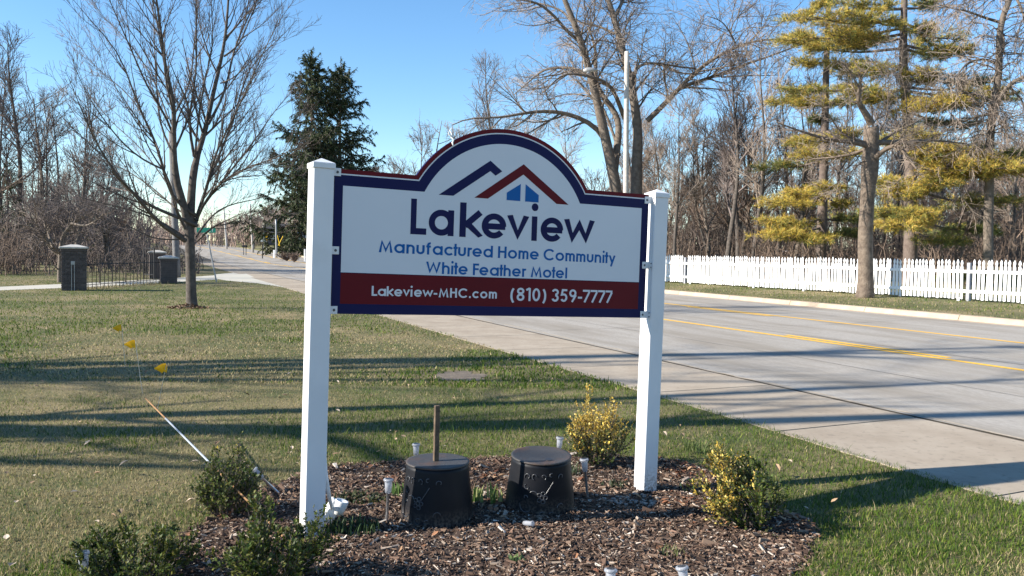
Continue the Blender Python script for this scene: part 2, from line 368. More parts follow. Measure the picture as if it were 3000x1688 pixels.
# driveway to the pillars, apron
def poly(name, pts, z, m, th=.0):
    mb = MB(); n = len(pts); v = [[p[0],p[1],z] for p in pts]; mb.v.append(np.array(v,float)); mb.f.append(np.array([list(range(n))])); mb.m.append(np.array([0])); mb.n = n
    return tag(mb.obj(name, m), kind='structure')
fr = [gnd(x,y)[:2] for x,y in ((-300,742),(0,731),(215,723),(400,712.5),(520,705),(640,698))]
bk = [gnd(x,y)[:2] for x,y in ((620,689),(540,693),(440,700),(215,712.5),(0,722),(-300,732))]
poly('driveway', fr+bk, .006, M['drive'])
a0 = [xy(27,.02), xy(31,-.5), xy(34,-1.5), xy(38,-2.0), xy(43,-1.2), xy(46,.02)]
poly('driveway_apron', a0, .010, M['drive'])

# ---------------------------------------------------------------- mulch bed
bedpx = [(150,1500),(330,1440),(470,1340),(560,1290),(640,1235),(740,1200),(830,1172),(960,1162),(1100,1153),(1300,1147),(1440,1138),(1600,1143),(1700,1152),(1770,1170),(1850,1215),(1960,1262),(2040,1295),(2058,1335),(2042,1385),(1995,1449),(1960,1560),(1900,1800),(200,1800)]
bed = np.array([gnd(*p)[:2] for p in bedpx])
def inpoly(x, y, P_):
    c = np.zeros(np.shape(x), bool); n = len(P_); j = n-1
    for i in range(n):
        xi, yi = P_[i]; xj, yj = P_[j]
        c ^= ((yi > y) != (yj > y)) & (x < (xj-xi)*(y-yi)/(yj-yi+1e-12)+xi); j = i
    return c
def mound(x, y): return .006*np.exp(-(((x-.1)/1.6)**2+((y-4.7)/1.1)**2))
def bump2(x, y):   # soft uneven relief
    return .008*np.sin(x*9.1+y*3.3)+.007*np.sin(x*4.7-y*8.3+1)+.006*np.sin(x*17+y*13)
gx = np.arange(-2.6,2.8,.05); gy = np.arange(2.2,6.8,.05); GX, GY = np.meshgrid(gx, gy, indexing='ij')
ins = inpoly(GX, GY, bed)
c4 = ins[:-1,:-1]&ins[1:,:-1]&ins[:-1,1:]&ins[1:,1:]
GZ = mound(GX,GY)+bump2(GX,GY)*.5+.008+dip(GX,GY)
i2, j2 = np.where(c4); nj = len(gy)
mb = MB().add(np.stack([GX,GY,GZ],-1), np.stack([i2*nj+j2,(i2+1)*nj+j2,(i2+1)*nj+j2+1,i2*nj+j2+1],-1))
tag(mb.obj('mulch_bed', M['mulch'], smooth=True), kind='structure')
# chips
def chips(n, region, size, cols, probs, name, m, zf, flat=.6, thick=.2, kind='stuff'):
    x = []; 
    lo, hi = region.min(0), region.max(0)
    px = rng.uniform(lo[0],hi[0],n*3); py = rng.uniform(lo[1],hi[1],n*3)
    jx, jy = px+rng.normal(size=n*3)*.02, py+rng.normal(size=n*3)*.02
    k = inpoly(jx, jy, region)
    dens = 1/np.maximum(py,3)**.6; k &= rng.uniform(size=n*3) < dens/dens.max()
    px, py = px[k][:n], py[k][:n]; n = len(px)
    L_ = rng.lognormal(np.log(size), .5, n); Wc = L_*rng.uniform(.18,.5,n); T_ = np.maximum(L_*thick*rng.uniform(.5,1,n), .002)
    base = np.array([[x_,y_,z_] for z_ in (-.5,.5) for y_ in (-.5,.5) for x_ in (-.5,.5)])
    base = base[None]*np.stack([L_,Wc,T_],-1)[:,None]
    base[:,[1,5],1] *= .3; base[:,[3,7],1] *= .5          # ragged taper
    ya = rng.uniform(0,2*PI,n); pi_ = rng.normal(0,flat,n)*.5; ro_ = rng.normal(0,flat,n)
    cy,sy,cpp,spp,crr,srr = np.cos(ya),np.sin(ya),np.cos(pi_),np.sin(pi_),np.cos(ro_),np.sin(ro_)
    Rm = np.empty((n,3,3)); Rm[:,0]=np.stack([cy*cpp, cy*spp*srr-sy*crr, cy*spp*crr+sy*srr],-1)
    Rm[:,1]=np.stack([sy*cpp, sy*spp*srr+cy*crr, sy*spp*crr-cy*srr],-1); Rm[:,2]=np.stack([-spp, cpp*srr, cpp*crr],-1)
    v = np.einsum('nij,nkj->nki', Rm, base)
    v += np.stack([px,py,zf(px,py)+rng.uniform(0,.016,n)],-1)[:,None]
    f = (BOXF[None]+(np.arange(n)*8)[:,None,None]).reshape(-1,4)
    ci = rng.choice(len(cols), n, p=probs); c = np.array(cols)[ci]*rng.uniform(.6,1.35,(n,1))
    mb = MB().add(v.reshape(-1,3), f, 0, np.repeat(c,8,axis=0)); o = mb.obj(name, m); tag(o, kind=kind); return o
zf = lambda x,y: mound(x,y)+bump2(x,y)*.5+.006+dip(x,y)
o = chips(60000, bed, .017, [(.095,.060,.043),(.175,.118,.083),(.055,.034,.025),(.30,.24,.19),(.19,.115,.08),(.52,.45,.38)], [.32,.27,.2,.12,.06,.03], 'mulch_chips', M['chips'], zf)
tag(o, 'dark brown shredded bark mulch covering the bed under the sign', 'mulch')
# curled brown leaves
def leaves(n, pts, size, cols, name, label, cat, zoff=0):
    n = len(pts); a = rng.uniform(0,2*PI,n); s = size*rng.uniform(.6,1.3,n)
    b6 = np.array([[-.5,0,0],[-.15,.28,.12],[.2,.22,.1],[.5,0,.05],[.2,-.22,.15],[-.15,-.28,.1]])
    v = b6[None]*s[:,None,None]; til = rng.normal(0,.5,(n,1)); 
    x = v[...,0]*np.cos(a)[:,None]-v[...,1]*np.sin(a)[:,None]; y = v[...,0]*np.sin(a)[:,None]+v[...,1]*np.cos(a)[:,None]
    z = v[...,2]*rng.uniform(.3,2.2,(n,1))+til*v[...,0]*.6
    z -= z.min(1,keepdims=True)
    V = np.stack([x+pts[:,0:1], y+pts[:,1:2], z+pts[:,2:3]+zoff],-1)
    k = np.arange(n)[:,None,None]*6; f = (np.array([[0,1,2,3],[0,3,4,5]])[None]+k).reshape(-1,4)
    c = np.array(cols)[rng.integers(0,len(cols),n)]*rng.uniform(.7,1.25,(n,1))
    o = MB().add(V.reshape(-1,3), f, 0, np.repeat(c,6,axis=0)).obj(name, M['leafc']); return tag(o, label, cat, kind='stuff')
lp = []
for cx_, cy_, r1, n_ in ((1720,1170,70,150),(1740,1260,60,50),(1240,1200,80,60),(930,1190,90,50),(2000,1300,60,40),(1850,1290,50,35),(1400,1330,500,60),(640,1300,80,25),(1000,1420,500,30),(1260,1280,50,30)):
    p = gnd(cx_, cy_)[:2]; rr_ = r1*np.linalg.norm(p)/FPX
    q = np.stack([p[0]+rng.normal(size=n_)*rr_*.6, p[1]+rng.normal(size=n_)*rr_*.9],-1)
    q = q[inpoly(q[:,0],q[:,1],bed)]; lp.append(np.column_stack([q, zf(q[:,0],q[:,1])+.008]))
leaves(0, np.concatenate(lp), .045, [(.20,.085,.045),(.26,.13,.07),(.35,.22,.13),(.14,.06,.035)], 'dead_leaves', 'curled reddish brown leaves caught in the mulch', 'leaves')

# ---------------------------------------------------------------- grass
def vnoise(x, y, s, seed):
    r = np.random.default_rng(seed); tab = r.uniform(size=(64,64)); u = x/s; v = y/s
    iu = np.floor(u).astype(int); iv = np.floor(v).astype(int); fu = u-iu; fv = v-iv; fu = fu*fu*(3-2*fu); fv = fv*fv*(3-2*fv)
    a = tab[iu%64,iv%64]; b = tab[(iu+1)%64,iv%64]; c = tab[iu%64,(iv+1)%64]; d = tab[(iu+1)%64,(iv+1)%64]
    return a*(1-fu)*(1-fv)+b*fu*(1-fv)+c*(1-fu)*fv+d*fu*fv
def fbm(x, y, s, seed): return .5*vnoise(x,y,s,seed)+.3*vnoise(x,y,s/2.1,seed+1)+.2*vnoise(x,y,s/4.3,seed+2)
def tanmask(x, y):
    t = fbm(x, y, 1.7, 11)
    left = np.exp(-(((x+4.2)/2.9)**2+((y-11.5)/3.6)**2))*.55+np.exp(-(((x+2.6)/1.3)**2+((y-4.6)/1.2)**2))*.18
    low = np.exp(-(((x-2.6)/.7)**2+((y-3.4)/.7)**2))*.25
    grn = -np.exp(-(((x-.5)/2.0)**2+((y-8.0)/2.2)**2))*.16
    return np.clip((t+left+low+grn-.52)*4.2, 0, 1)
dirtc = gnd(1160,947)
def blades(name, n, ylo, yhi, hgt, wid, label, seed, xr=None, verge=False, dens=None):
    g_ = np.random.default_rng(seed)
    y = ylo*(yhi/ylo)**g_.uniform(size=n) if xr is None else g_.uniform(ylo,yhi,n)
    x = g_.uniform(-.66,.66,n)*y if xr is None else g_.uniform(*xr,n)
    s, w_ = sw(x, y)
    edge = .07*(fbm(x,y,.25,5)-.5)
    if not verge:
        k = (w_ < .03+edge*.8) & ~inpoly(x+g_.normal(size=n)*.03, y+g_.normal(size=n)*.03, bed)
        k &= ~inpoly(x, y, np.array(fr+bk)) & ~((w_>-2)&(s>29)&(s<45)&inpoly(x,y,np.array(a0)))
        k &= (((x-dirtc[0])/.36)**2+((y-dirtc[1])/.42)**2) > g_.uniform(.55,1.15,n)
    else:
        k = (w_ > 14.12+edge) & (w_ < 22)
    x, y, s, w_ = x[k], y[k], s[k], w_[k]; n = len(x)
    t = tanmask(x, y) if not verge else np.clip((fbm(x,y,1.5,9)-.3)*1.5+np.exp(-(w_-14.1)/.35)*.9,0,1)
    dead = g_.uniform(size=n) < .10+.72*t
    cg = np.array([(.066,.122,.016),(.108,.158,.022),(.040,.082,.013),(.15,.18,.033)])[g_.integers(0,4,n)]
    cd = np.array([(.34,.275,.145),(.40,.33,.18),(.23,.185,.10)])[g_.integers(0,3,n)]
    c = np.where(dead[:,None], cd, cg)*g_.uniform(.7,1.3,(n,1))
    h = hgt*g_.lognormal(0,.35,n)*(1-.35*t)*(.75+.6*fbm(x,y,.5,21)); wd = wid*g_.uniform(.7,1.3,n)
    a = g_.uniform(0,2*PI,n); le = g_.uniform(.1,.9,n)*h; la = g_.uniform(0,2*PI,n)
    z0 = tz(s,w_)-.004; dx, dy = np.cos(a)*wd/2, np.sin(a)*wd/2; lx, ly = np.cos(la)*le, np.sin(la)*le
    v = np.stack([np.stack([x-dx,y-dy,z0],-1), np.stack([x+dx,y+dy,z0],-1), np.stack([x+dx*.7+lx*.4,y+dy*.7+ly*.4,z0+h*.6],-1),
                  np.stack([x-dx*.7+lx*.4,y-dy*.7+ly*.4,z0+h*.6],-1), np.stack([x+lx,y+ly,z0+h],-1)],1)
    b = np.arange(n)[:,None]*5
    mb = MB(); mb.add(v.reshape(-1,3), b+np.array([[0,1,2,3]]), 0, np.repeat(c,5,axis=0))
    mb.f.append(b+np.array([[3,2,4]])); mb.m.append(np.zeros(n,int))
    return tag(mb.obj(name, M['grass']), label, 'grass', kind='stuff')
blades('lawn_grass', 215000, 2.9, 9.5, .027, .0048, 'short green and straw coloured grass around the mulch bed', 1)
blades('lawn_grass', 170000, 9.3, 45, .032, .014, 'green and straw lawn stretching back to the bare tree', 2)
blades('verge_grass', 60000, 17, 60, .045, .016, 'strip of green grass between the far kerb and the picket fence', 3, xr=(3,24), verge=True)
# longer tufts along the bed edge
# dirt patch, leaf bits on the lawn
th = np.linspace(0,2*PI,20,endpoint=False); rr_ = 1+rng.normal(size=20)*.12
poly('bare_dirt_patch', [(dirtc[0]+.34*r*math.cos(t), dirtc[1]+.40*r*math.sin(t)) for r,t in zip(rr_,th)], .005, M['dirt'])
n_ = 420; yy = 3.2*(24/3.2)**rng.uniform(size=n_); xx = rng.uniform(-.62,.4,n_)*yy; s0_, w0_ = sw(xx,yy); k = (w0_ < -.05)&~inpoly(xx,yy,bed)
q = np.stack([xx[k],yy[k],np.full(k.sum(),.022)],-1)
leaves(0, q, .05, [(.40,.28,.18),(.30,.20,.12),(.5,.4,.3),(.12,.09,.06)], 'fallen_leaves', 'scattered dry brown leaves lying on the lawn', 'leaves')

# ---------------------------------------------------------------- the sign
TH, PHI, SP, HL, WDT = .495, .0185, .1108, 1.9872, 2.2463
uu = np.array([math.cos(TH), math.sin(TH), 0]); bb = np.array([-math.sin(TH), math.cos(TH), 0]); kk = np.array([0,0,1.])
UU = math.cos(PHI)*uu-math.sin(PHI)*kk; KK = math.sin(PHI)*uu+math.cos(PHI)*kk
SL = np.array([-1.0823, 4.3368, 0.])
# local frame of the sign: x along the board, y to the back, z up along the posts
def warp(a, z): return z-.030*np.clip((a-.12)/2.1,0,1)*np.clip((1.98-z)/.78,0,1)
Msign = Matrix(((UU[0],bb[0],KK[0],SL[0]),(UU[1],bb[1],KK[1],SL[1]),(UU[2],bb[2],KK[2],SL[2]),(0,0,0,1)))
sign = empty('lakeview_sign', (0,0,0), 'large arched white and navy community sign hung between two white posts', 'sign'); sign.matrix_world = Msign
sign.name = 'community_sign'
YB = .3*SP
def sheet(name, pts, m, layer, holes=None, parent=sign, th=0.0):
    """flat shape on the board's front; layer = height over the board in 0.4 mm steps"""
    from mathutils.geometry import tessellate_polygon
    loops = [pts]+(holes or [])
    allp = [p for l in loops for p in l]
    tr = tessellate_polygon([[Vector((p[0],p[1],0)) for p in l] for l in loops])
    v = [[p[0], YB-.0004*layer, warp(p[0],p[1])] for p in allp]
    tri = []
    for t in tr:
        a,b_,c = (np.array(allp[i]) for i in t)
        cr_ = (b_-a)[0]*(c-a)[1]-(b_-a)[1]*(c-a)[0]
        tri.append(t if cr_ > 0 else t[::-1])
    return MB().add(v, np.array(tri)).obj(name, m, parent)
def arc(cx, cz, r, a0_, a1_, n=48):
    return [(cx+r*math.cos(t), cz+r*math.sin(t)) for t in np.linspace(a0_, a1_, n)]
AC = (1.1625, 1.617)
def top(r, z):      # top outline from left to right for an arch of radius r over a shoulder at z
    a = math.asin((z-AC[1])/r); return arc(*AC, r, PI-a, a, 56)
XL, XR, ZB, ZT = .122, 2.219, 1.2016, 1.980
outl = [(XL,ZB),(XR,ZB),(XR,ZT)]+top(.678,ZT)[::-1]+[(XL,ZT)]
def solid(name, pts, y0, y1, m, parent):
    from mathutils.geometry import tessellate_polygon
    n = len(pts); v = [[p[0],y,warp(p[0],p[1])] for y in (y0,y1) for p in pts]
    tr = tessellate_polygon([[Vector((p[0],p[1],0)) for p in pts]]); mb = MB(); t1, t2 = [], []
    for t in tr:
        a,b_,c = (np.array(pts[i]) for i in t); cr_ = (b_-a)[0]*(c-a)[1]-(b_-a)[1]*(c-a)[0]
        t = t if cr_ > 0 else t[::-1]; t1.append(t); t2.append([i+n for i in t[::-1]])
    mb.add(v, np.array(t1)); mb.f.append(np.array(t2)); mb.m.append(np.zeros(len(t2),int))
    q = [[i,i+n,(i+1)%n+n,(i+1)%n] for i in range(n)]; mb.f.append(np.array(q)); mb.m.append(np.zeros(n,int))
    return mb.obj(name, m, parent)
solid('board', outl, YB, YB+.019, M['navy'], sign)
o_ = top(.678,ZT); i_ = top(.6545,1.9565)
sheet('border_stripe', [(XL,ZT)]+o_+[(XR,ZT),(XR,1.9565)]+i_[::-1]+[(XL,1.9565)], M['maroon'], 1)
j_ = top(.6475,1.9495)
sheet('pin_line', [(XL+.035,1.9565)]+i_+[(XR-.035,1.9565),(XR-.035,1.9495)]+j_[::-1]+[(XL+.035,1.9495)], M['white'], 1)
sheet('face_panel', [(.1695,1.4265),(2.1645,1.4265),(2.1645,1.892)]+top(.590,1.892)[::-1]+[(.1695,1.892)], M['white'], 1)
sheet('lower_band', [(.1695,1.2565),(2.1645,1.2565),(2.1645,1.4235),(.1695,1.4235)], M['maroon'], 1)
def uw(a, z): return (a, z+.030*min(max((a-.12)/2.1,0),1)*min(max((1.98-z)/.78,0),1))
U_ = lambda P_: [uw(*p) for p in P_]
sheet('roof_mark', U_([(.7277,1.8805),(.8184,1.8805),(1.0515,2.0405),(1.0867,2.0160),(1.1302,2.0455),(1.05,2.1015)][::1]), M['navy'], 3)
sheet('roof_mark', U_([(.9524,1.8785),(1.0412,1.8785),(1.2738,2.0375),(1.5137,1.8765),(1.6011,1.8765),(1.2739,2.0995)]), M['maroon'], 3)
sheet('window_mark', U_([(1.1652,1.8778),(1.2586,1.8778),(1.2586,1.9805),(1.1652,1.9222)]), M['blue'], 3)
sheet('window_mark', U_([(1.2916,1.8772),(1.3853,1.8772),(1.3853,1.9214),(1.2916,1.9815)]), M['blue'], 3)
# --- geometric stroke lettering
def A_(cx, cy, rx, ry, a0_, a1_, n=26): return [(cx+rx*math.cos(math.radians(t)), cy+ry*math.sin(math.radians(t))) for t in np.linspace(a0_,a1_,n)]
def glyph(ch, t, xh=.74):
    h = t/2; r = xh/2-h; R_ = r+h
    if ch == ' ': return .30, []
    if ch == 'L': return .50, [[(h,1),(h,h),(.50,h)]]
    if ch == 'a': return 2*R_, [A_(R_,R_,r,r,0,360,44), [(2*R_-h,0),(2*R_-h,xh)]]
    if ch == 'd': return 2*R_, [A_(R_,R_,r,r,0,360,44), [(2*R_-h,0),(2*R_-h,1.0)]]
    if ch == 'o': return 2*R_, [A_(R_,R_,r,r,0,360,44)]
    if ch == 'e': return 2*R_, [A_(R_,R_,r,r,-2,322,40), [(h*1.1,R_-h*.15),(2*R_-.3*h,R_-h*.15)]]
    if ch == 'c': return 1.72*R_, [A_(R_,R_,r,r,42,318,36)]
    if ch == 'C': q = .5-h*.9; return .90, [A_(.5,.5,q,q,42,318,40)]
    if ch == 'k': return .64, [[(h,0),(h,1)], [(h*1.6,xh*.44),(.58,xh)], [(.20+h*.3,xh*.52),(.60,0)]]
    if ch == 'v': return .66, [[(h*.95,xh),(.33,h*.6),(.66-h*.95,xh)]]
    if ch == 'w': return 1.02, [[(h*.95,xh),(.285,h*.9),(.51,xh*.86),(.735,h*.9),(1.02-h*.95,xh)]]
    if ch == 'y': return .62, [[(h*.95,xh),(.33,t*.5)], [(.62-h*.95,xh),(.22,-.30)]]
    if ch == 'i': return t, [[(h,0),(h,xh)], 'dot']
    if ch == 'l': return t, [[(h,0),(h,1)]]
    if ch == 'H': return .68, [[(h,0),(h,1)], [(.68-h,0),(.68-h,1)], [(t,.54),(.68-t,.54)]]
    if ch == 'F': return .48, [[(h,0),(h,1-h),(.48,1-h)], [(t,.52),(.46,.52)]]
    if ch == 'M': return .94, [[(h*.9,0),(.20,.93),(.47,.12),(.74,.93),(.94-h*.9,0)]]
    if ch == 'W': return 1.10, [[(h*.8,1),(.29,.10),(.55,.92),(.81,.10),(1.10-h*.8,1)]]
    if ch in 'nh': q = (.60-t)/2; return .60, [[(h,0),(h,xh if ch == 'n' else 1)], A_(h+q,xh-h-q,q,q,178,0,18)+[(.60-h,0)]]
    if ch == 'm': q = (.50-t)/2; return 1.0-t, [[(h,0),(h,xh)], A_(h+q,xh-h-q,q,q,178,0,16)+[(.50-h,0)], A_(.50-h+q,xh-h-q,q,q,178,0,16)+[(1.0-t-h,0)]]
    if ch == 'u': q = (.60-t)/2; return .60, [[(h,xh)]+A_(h+q,h+q,q,q,180,360,18)+[(.60-h,xh)]]
    if ch == 'r': return .34, [[(h,0),(h,xh)], A_(h+.19,xh-h-.17,.19,.17,175,72,10)]
    if ch == 't': return .32, [[(.16,0),(.16,1.0)], [(0,xh-h),(.32,xh-h)]]
    if ch == 'f': return .36, [[(.14,0)]+A_(.14+.15,1-h-.13,.15,.13,180,78,10), [(0,xh-h),(.33,xh-h)]]
    if ch == '-': return .34, [[(0,.36),(.34,.36)]]
    if ch == '.': return t*1.1, [[(h*1.1,0),(h*1.1,t*1.15)]]
    if ch == '(': return .34, [A_(.50,.40,.50-h,.68,128,232,18)]
    if ch == ')': return .34, [A_(-.16,.40,.50-h,.68,52,-52,18)]
    if ch == '8': return .58, [A_(.29,.75,.22-h*.3,.25-h,0,360,30), A_(.29,.28,.29-h,.28-h,0,360,32)]
    if ch == '1': return .34, [[(0,.84),(.34-h,1-h*.3)], [(.34-h,0),(.34-h,1)]]
    if ch == '0': return .60, [A_(.30,.5,.30-h,.5-h,0,360,40)]
    if ch == '3': return .56, [A_(.27,.74,.23-h*.4,.26-h,165,-88,22), A_(.27,.285,.28-h,.285-h,90,-165,24)]
    if ch == '5': return .56, [[(.52,1-h),(.17,1-h),(.10,.56)]+A_(.27,.33,.28-h,.33-h,118,-152,24)[2:]]
    if ch == '9': return .58, [A_(.29,.69,.29-h,.31-h,0,360,32), [(.54,.55),(.24,0)]]
    if ch == '7': return .58, [[(0,1-h),(.58,1-h)], [(.54,1-t),(.16,0)]]
    raise KeyError(ch)
def ribbon(pts, t):
    p = np.array(pts, float); closed = np.linalg.norm(p[0]-p[-1]) < 1e-6
    if closed: p = p[:-1]
    d = np.roll(p,-1,0)-p; d /= np.linalg.norm(d,axis=1,keepdims=True)+1e-9
    if not closed: d[-1] = d[-2]
    dp = np.roll(d,1,0)
    if not closed: dp[0] = d[0]
    n0 = np.stack([-dp[:,1],dp[:,0]],1); n1 = np.stack([-d[:,1],d[:,0]],1); m = n0+n1; m /= np.linalg.norm(m,axis=1,keepdims=True)+1e-9
    k = 1/np.maximum((m*n1).sum(1), .38)
    l = p+m*(k*t/2)[:,None]; r = p-m*(k*t/2)[:,None]; n = len(p); i = np.arange(n if closed else n-1); j = (i+1)%n
    return np.concatenate([l,r]), np.stack([i+n, j+n, j, i],-1)
def text(txt, a0_, z0_, a1_, z1_, cap, t, m, gap=.13, pos=None, xh=.74):
    """letters between (a0,z0) and (a1,z1) baseline points, cap height cap"""
    adv = []; x = 0; pen = 0
    for i, ch in enumerate(txt):
        w_, st = glyph(ch, t, xh)
        if pen and ch != ' ' : x += gap*(.35 if (ch in 'vwykt7' or txt[i-1] in 'vwyktr7LF') else 1)
        adv.append((ch, x, st)); x += w_; pen = 1
    sx = (a1_-a0_)/x; mb = MB(); ly = 0
    for ch, px, st in adv:
        for s_ in st:
            ly += 1; off = .00004*(ly%9)
            if s_ == 'dot':
                R_ = t*.66; q = [(t/2+R_*cap/sx*math.cos(a), 1.02+R_*math.sin(a)) for a in np.linspace(0,2*PI,25)[:-1]]
                v = np.array(q); f = np.array([[0,i,i+1] for i in range(1,23)])
            else:
                v, f = ribbon(s_, t)
                if ch in 'vwkMWy': v[:,1] = np.clip(v[:,1], -.3 if ch == 'y' and s_[-1][1] < 0 else 0, 1 if ch in 'MWk' else xh)
            X_ = a0_+(px+v[:,0])*sx; Z_ = z0_+(z1_-z0_)*(X_-a0_)/(a1_-a0_)+v[:,1]*cap
            mb.add(np.stack([X_, np.full(len(X_), YB-.0012-off), Z_],-1), f)
    return mb.obj('lettering', m, sign)
for ch, xa, xb in (('L',.5620,.6578),('a',.6714,.8275),('k',.8640,1.0100),('e',1.0065,1.1690),('v',1.1725,1.3245),('i',1.3435,1.3815),('e',1.4070,1.5680),('w',1.5725,1.8005)):
    zb1 = 1.6491-.0085*(xa-.56)/1.24; text(ch, xa, zb1, xb, zb1, .1995, .178, M['navy'], xh=.742)
text('Manufactured Home Community', .3810, 1.5412, 1.9700, 1.5225, .0700, .170, M['blue'], gap=.115)
text('White Feather Motel', .6640, 1.4310, 1.6090, 1.4195, .0680, .170, M['blue'], gap=.115)
text('Lakeview-MHC.com', .3460, 1.3005, 1.1215, 1.2905, .0545, .175, M['white'], gap=.15)
text('(810) 359-7777', 1.2130, 1.2790, 1.9560, 1.2690, .0790, .155, M['white'], gap=.13)
# posts
def post(x0, z1, label):
    mb = MB(); bevbox(mb, x0,0,-.12,x0+SP,SP,z1, .004); o = mb.obj('post', M['vinyl'], sign); o['label'] = label
    mb = MB(); e = .006; bevbox(mb, x0-e,-e,z1-.002,x0+SP+e,SP+e,z1+.028,.003)
    c = (x0+SP/2, SP/2); v = [[x0-e+.002,-e+.002,z1+.0285],[x0+SP+e-.002,-e+.002,z1+.0285],[x0+SP+e-.002,SP+e-.002,z1+.0285],[x0-e+.002,SP+e-.002,z1+.0285],[*c,z1+.056]]
    mb.add(v, [[0,1,4],[1,2,4],[2,3,4],[3,0,4]]); mb.obj('post_cap', M['vinyl'], sign)
post(0, HL-.012, 'nearer white square post on the left'); post(WDT, 1.967, 'farther white square post on the right')
for side in (0, 1):
    for z in ((1.962,1.543,1.222),(1.944,1.518,1.193))[side]:
        mb = MB(); hh = .0285
        if side == 0:
            bevbox(mb, SP+.0005, YB-.0045, z-hh*.75, SP+.045, YB-.0012, z+hh*.75, .001)
            bevbox(mb, SP+.0005, YB-.0012, z-hh*.75, SP+.0035, YB+.0-.001+.0, z+hh*.75, .0003); bx_ = SP+.026
        else:
            bevbox(mb, WDT-.062, YB-.0045, z-hh*.8, WDT-.004, YB-.0012, z+hh*.8, .001)
            bevbox(mb, WDT-.004, YB-.040, z-hh*.8, WDT-.0008, YB-.0012, z+hh*.8, .001); bx_ = WDT-.044
        br_ = mb.obj('bracket', M['vinyl'], sign)
        b = MB(); Mx = (np.array([[1,0,0],[0,0,1],[0,-1,0]],float).T, np.array([bx_, YB-.0045, z]))
        lathe(b, [(0,.0045),(.0045,.0042),(.007,.002),(.0075,0),(.0075,-.0005)], 12, M=Mx); b.obj('bolt', M['bolt'], br_)
        if side:
            for dz in (-.012,.013):
                b = MB(); Mx = (np.array([[0,0,-1],[0,1,0],[1,0,0]],float), np.array([WDT-.004, YB-.022, z+dz])); lathe(b, [(0,.004),(.004,.003),(.005,0)], 10, M=Mx); b.obj('screw', M['bolt'], br_)
for x0, hx in ((.86,.0),):    # white scrap caught on the arch
    pass
rib = []
pA = Vector((.806,YB-.004,2.165)); st = [(0,0),(-.004,.018),(.002,.034),(-.012,.05),(-.010,.066),(-.022,.085),(-.014,.10)]
P_ = np.array([[pA.x+a, pA.y+.003*math.sin(9*i), pA.z+b_] for i,(a,b_) in enumerate(st)])
mb = MB(); tubes(mb, P_, np.array([.004,.006,.004,.006,.005,.003,.0015]), 5)
P2_ = np.array([[pA.x-.012,pA.y,pA.z+.05],[pA.x-.028,pA.y-.004,pA.z+.062],[pA.x-.034,pA.y-.002,pA.z+.078]]); tubes(mb, P2_, np.array([.004,.005,.002]), 5)
mw = np.array(Msign)
for i in range(len(mb.v)): mb.v[i] = mb.v[i]@mw[:3,:3].T+mw[:3,3]
tag(mb.obj('plastic_scrap', M['whitep'], smooth=True), 'torn white plastic scrap snagged on the left curve of the sign arch', 'scrap')

# ---------------------------------------------------------------- well covers
def cover(cx, cy, z0, r0, r1, h, tilt, label, seed, chunk=False):
    t = empty('well_cover', (cx,cy,z0), label, 'well cover'); t.rotation_euler = tilt
    mb = MB(); lathe(mb, [(r0*1.03,-.03),(r0*1.02,.0),(r0*.995,.02),(r0*.97,h*.3),(r1*1.03,h*.75),(r1*1.0,h*.93),(r1*.985,h),(r1*.9,h)], 56)
    v = mb.v[0]; g_ = np.random.default_rng(seed); a = np.arctan2(v[:,1],v[:,0]); v[:,:2] *= (1+.004*np.sin(2*a+seed)+.002*np.sin(5*a+v[:,2]*9))[:,None]
    mb.obj('cover_body', M['blackp'], t, smooth=True)
    mb = MB(); e = .006
    lathe(mb, [(r1*1.015,h+.001),(r1*1.02,h+.004),(r1*1.015,h+.010),(r1*.95,h+.0105),(r1*.90,h+.008 if chunk else h+.010),(r1*.4,h+.002 if chunk else h+.009),(0,h+.000 if chunk else h+.009)], 56)
    lid = mb.obj('lid', M['rust'], t, smooth=True)
    # raised scroll pattern on the camera side
    def rad(z): return r0+(r1-r0)*z/h
    def on(a, z, k=0.004):
        r = rad(z)*1.004+.0012; return [r*math.cos(a), r*math.sin(a), z]
    def curl(ac, zc, s_, a0_, a1_, g0=1., g1=.4, n=14):
        return [on(ac+s_*(g0+(g1-g0)*i/(n-1))*math.cos(math.radians(a0_+(a1_-a0_)*i/(n-1)))/.19, zc+s_*(g0+(g1-g0)*i/(n-1))*math.sin(math.radians(a0_+(a1_-a0_)*i/(n-1)))) for i in range(n)]
    cur = []; A0 = -PI/2
    for da, zc, s_, p, q in ((-.95,.20,.022,200,-60),(-.72,.205,.020,250,10),(-.45,.205,.018,-60,200),(-.2,.21,.014,60,300),(-.95,.15,.018,120,380),(-.70,.115,.03,150,20),(-.9,.055,.05,160,330),(-.98,.10,.014,0,250),(.12,.055,.028,200,20),(.15,.2,.02,200,-40),(-.45,.02,.022,60,340),(-.2,.02,.018,60,300)):
        cur.append(curl(A0+da, zc*h/.26, s_, p, q))
    for i in range(5): cur.append(curl(A0-.48+.10*math.cos(i*1.257), (.105+.021*math.sin(i*1.257))*h/.26, .011, 0, 360, 1, 1, 12))
    cur.append(curl(A0-.48, .105*h/.26, .011, 0, 360, 1, 1, 12))
    cur.append([on(A0-.38+i*.04, (.12+i*.010)*h/.26) for i in range(7)])
    mb = MB()
    for c in cur: tubes(mb, np.array(c), np.full(len(c), .0027), 6)
    tag(mb.obj('scroll_relief', M['relief'], t, smooth=True), kind='stuff')
    return t, lid
c1, _ = cover(-.414, 4.76, 0., .210, .181, .318, (0,0,0), 'black scroll embossed well cover with a wooden stake standing in its lid', 1)
c2, l2 = cover(.195, 5.05, -.02, .214, .182, .318, (.06,-.02,.5), 'black scroll embossed well cover with a rusty dished lid, right of the staked one', 2, True)
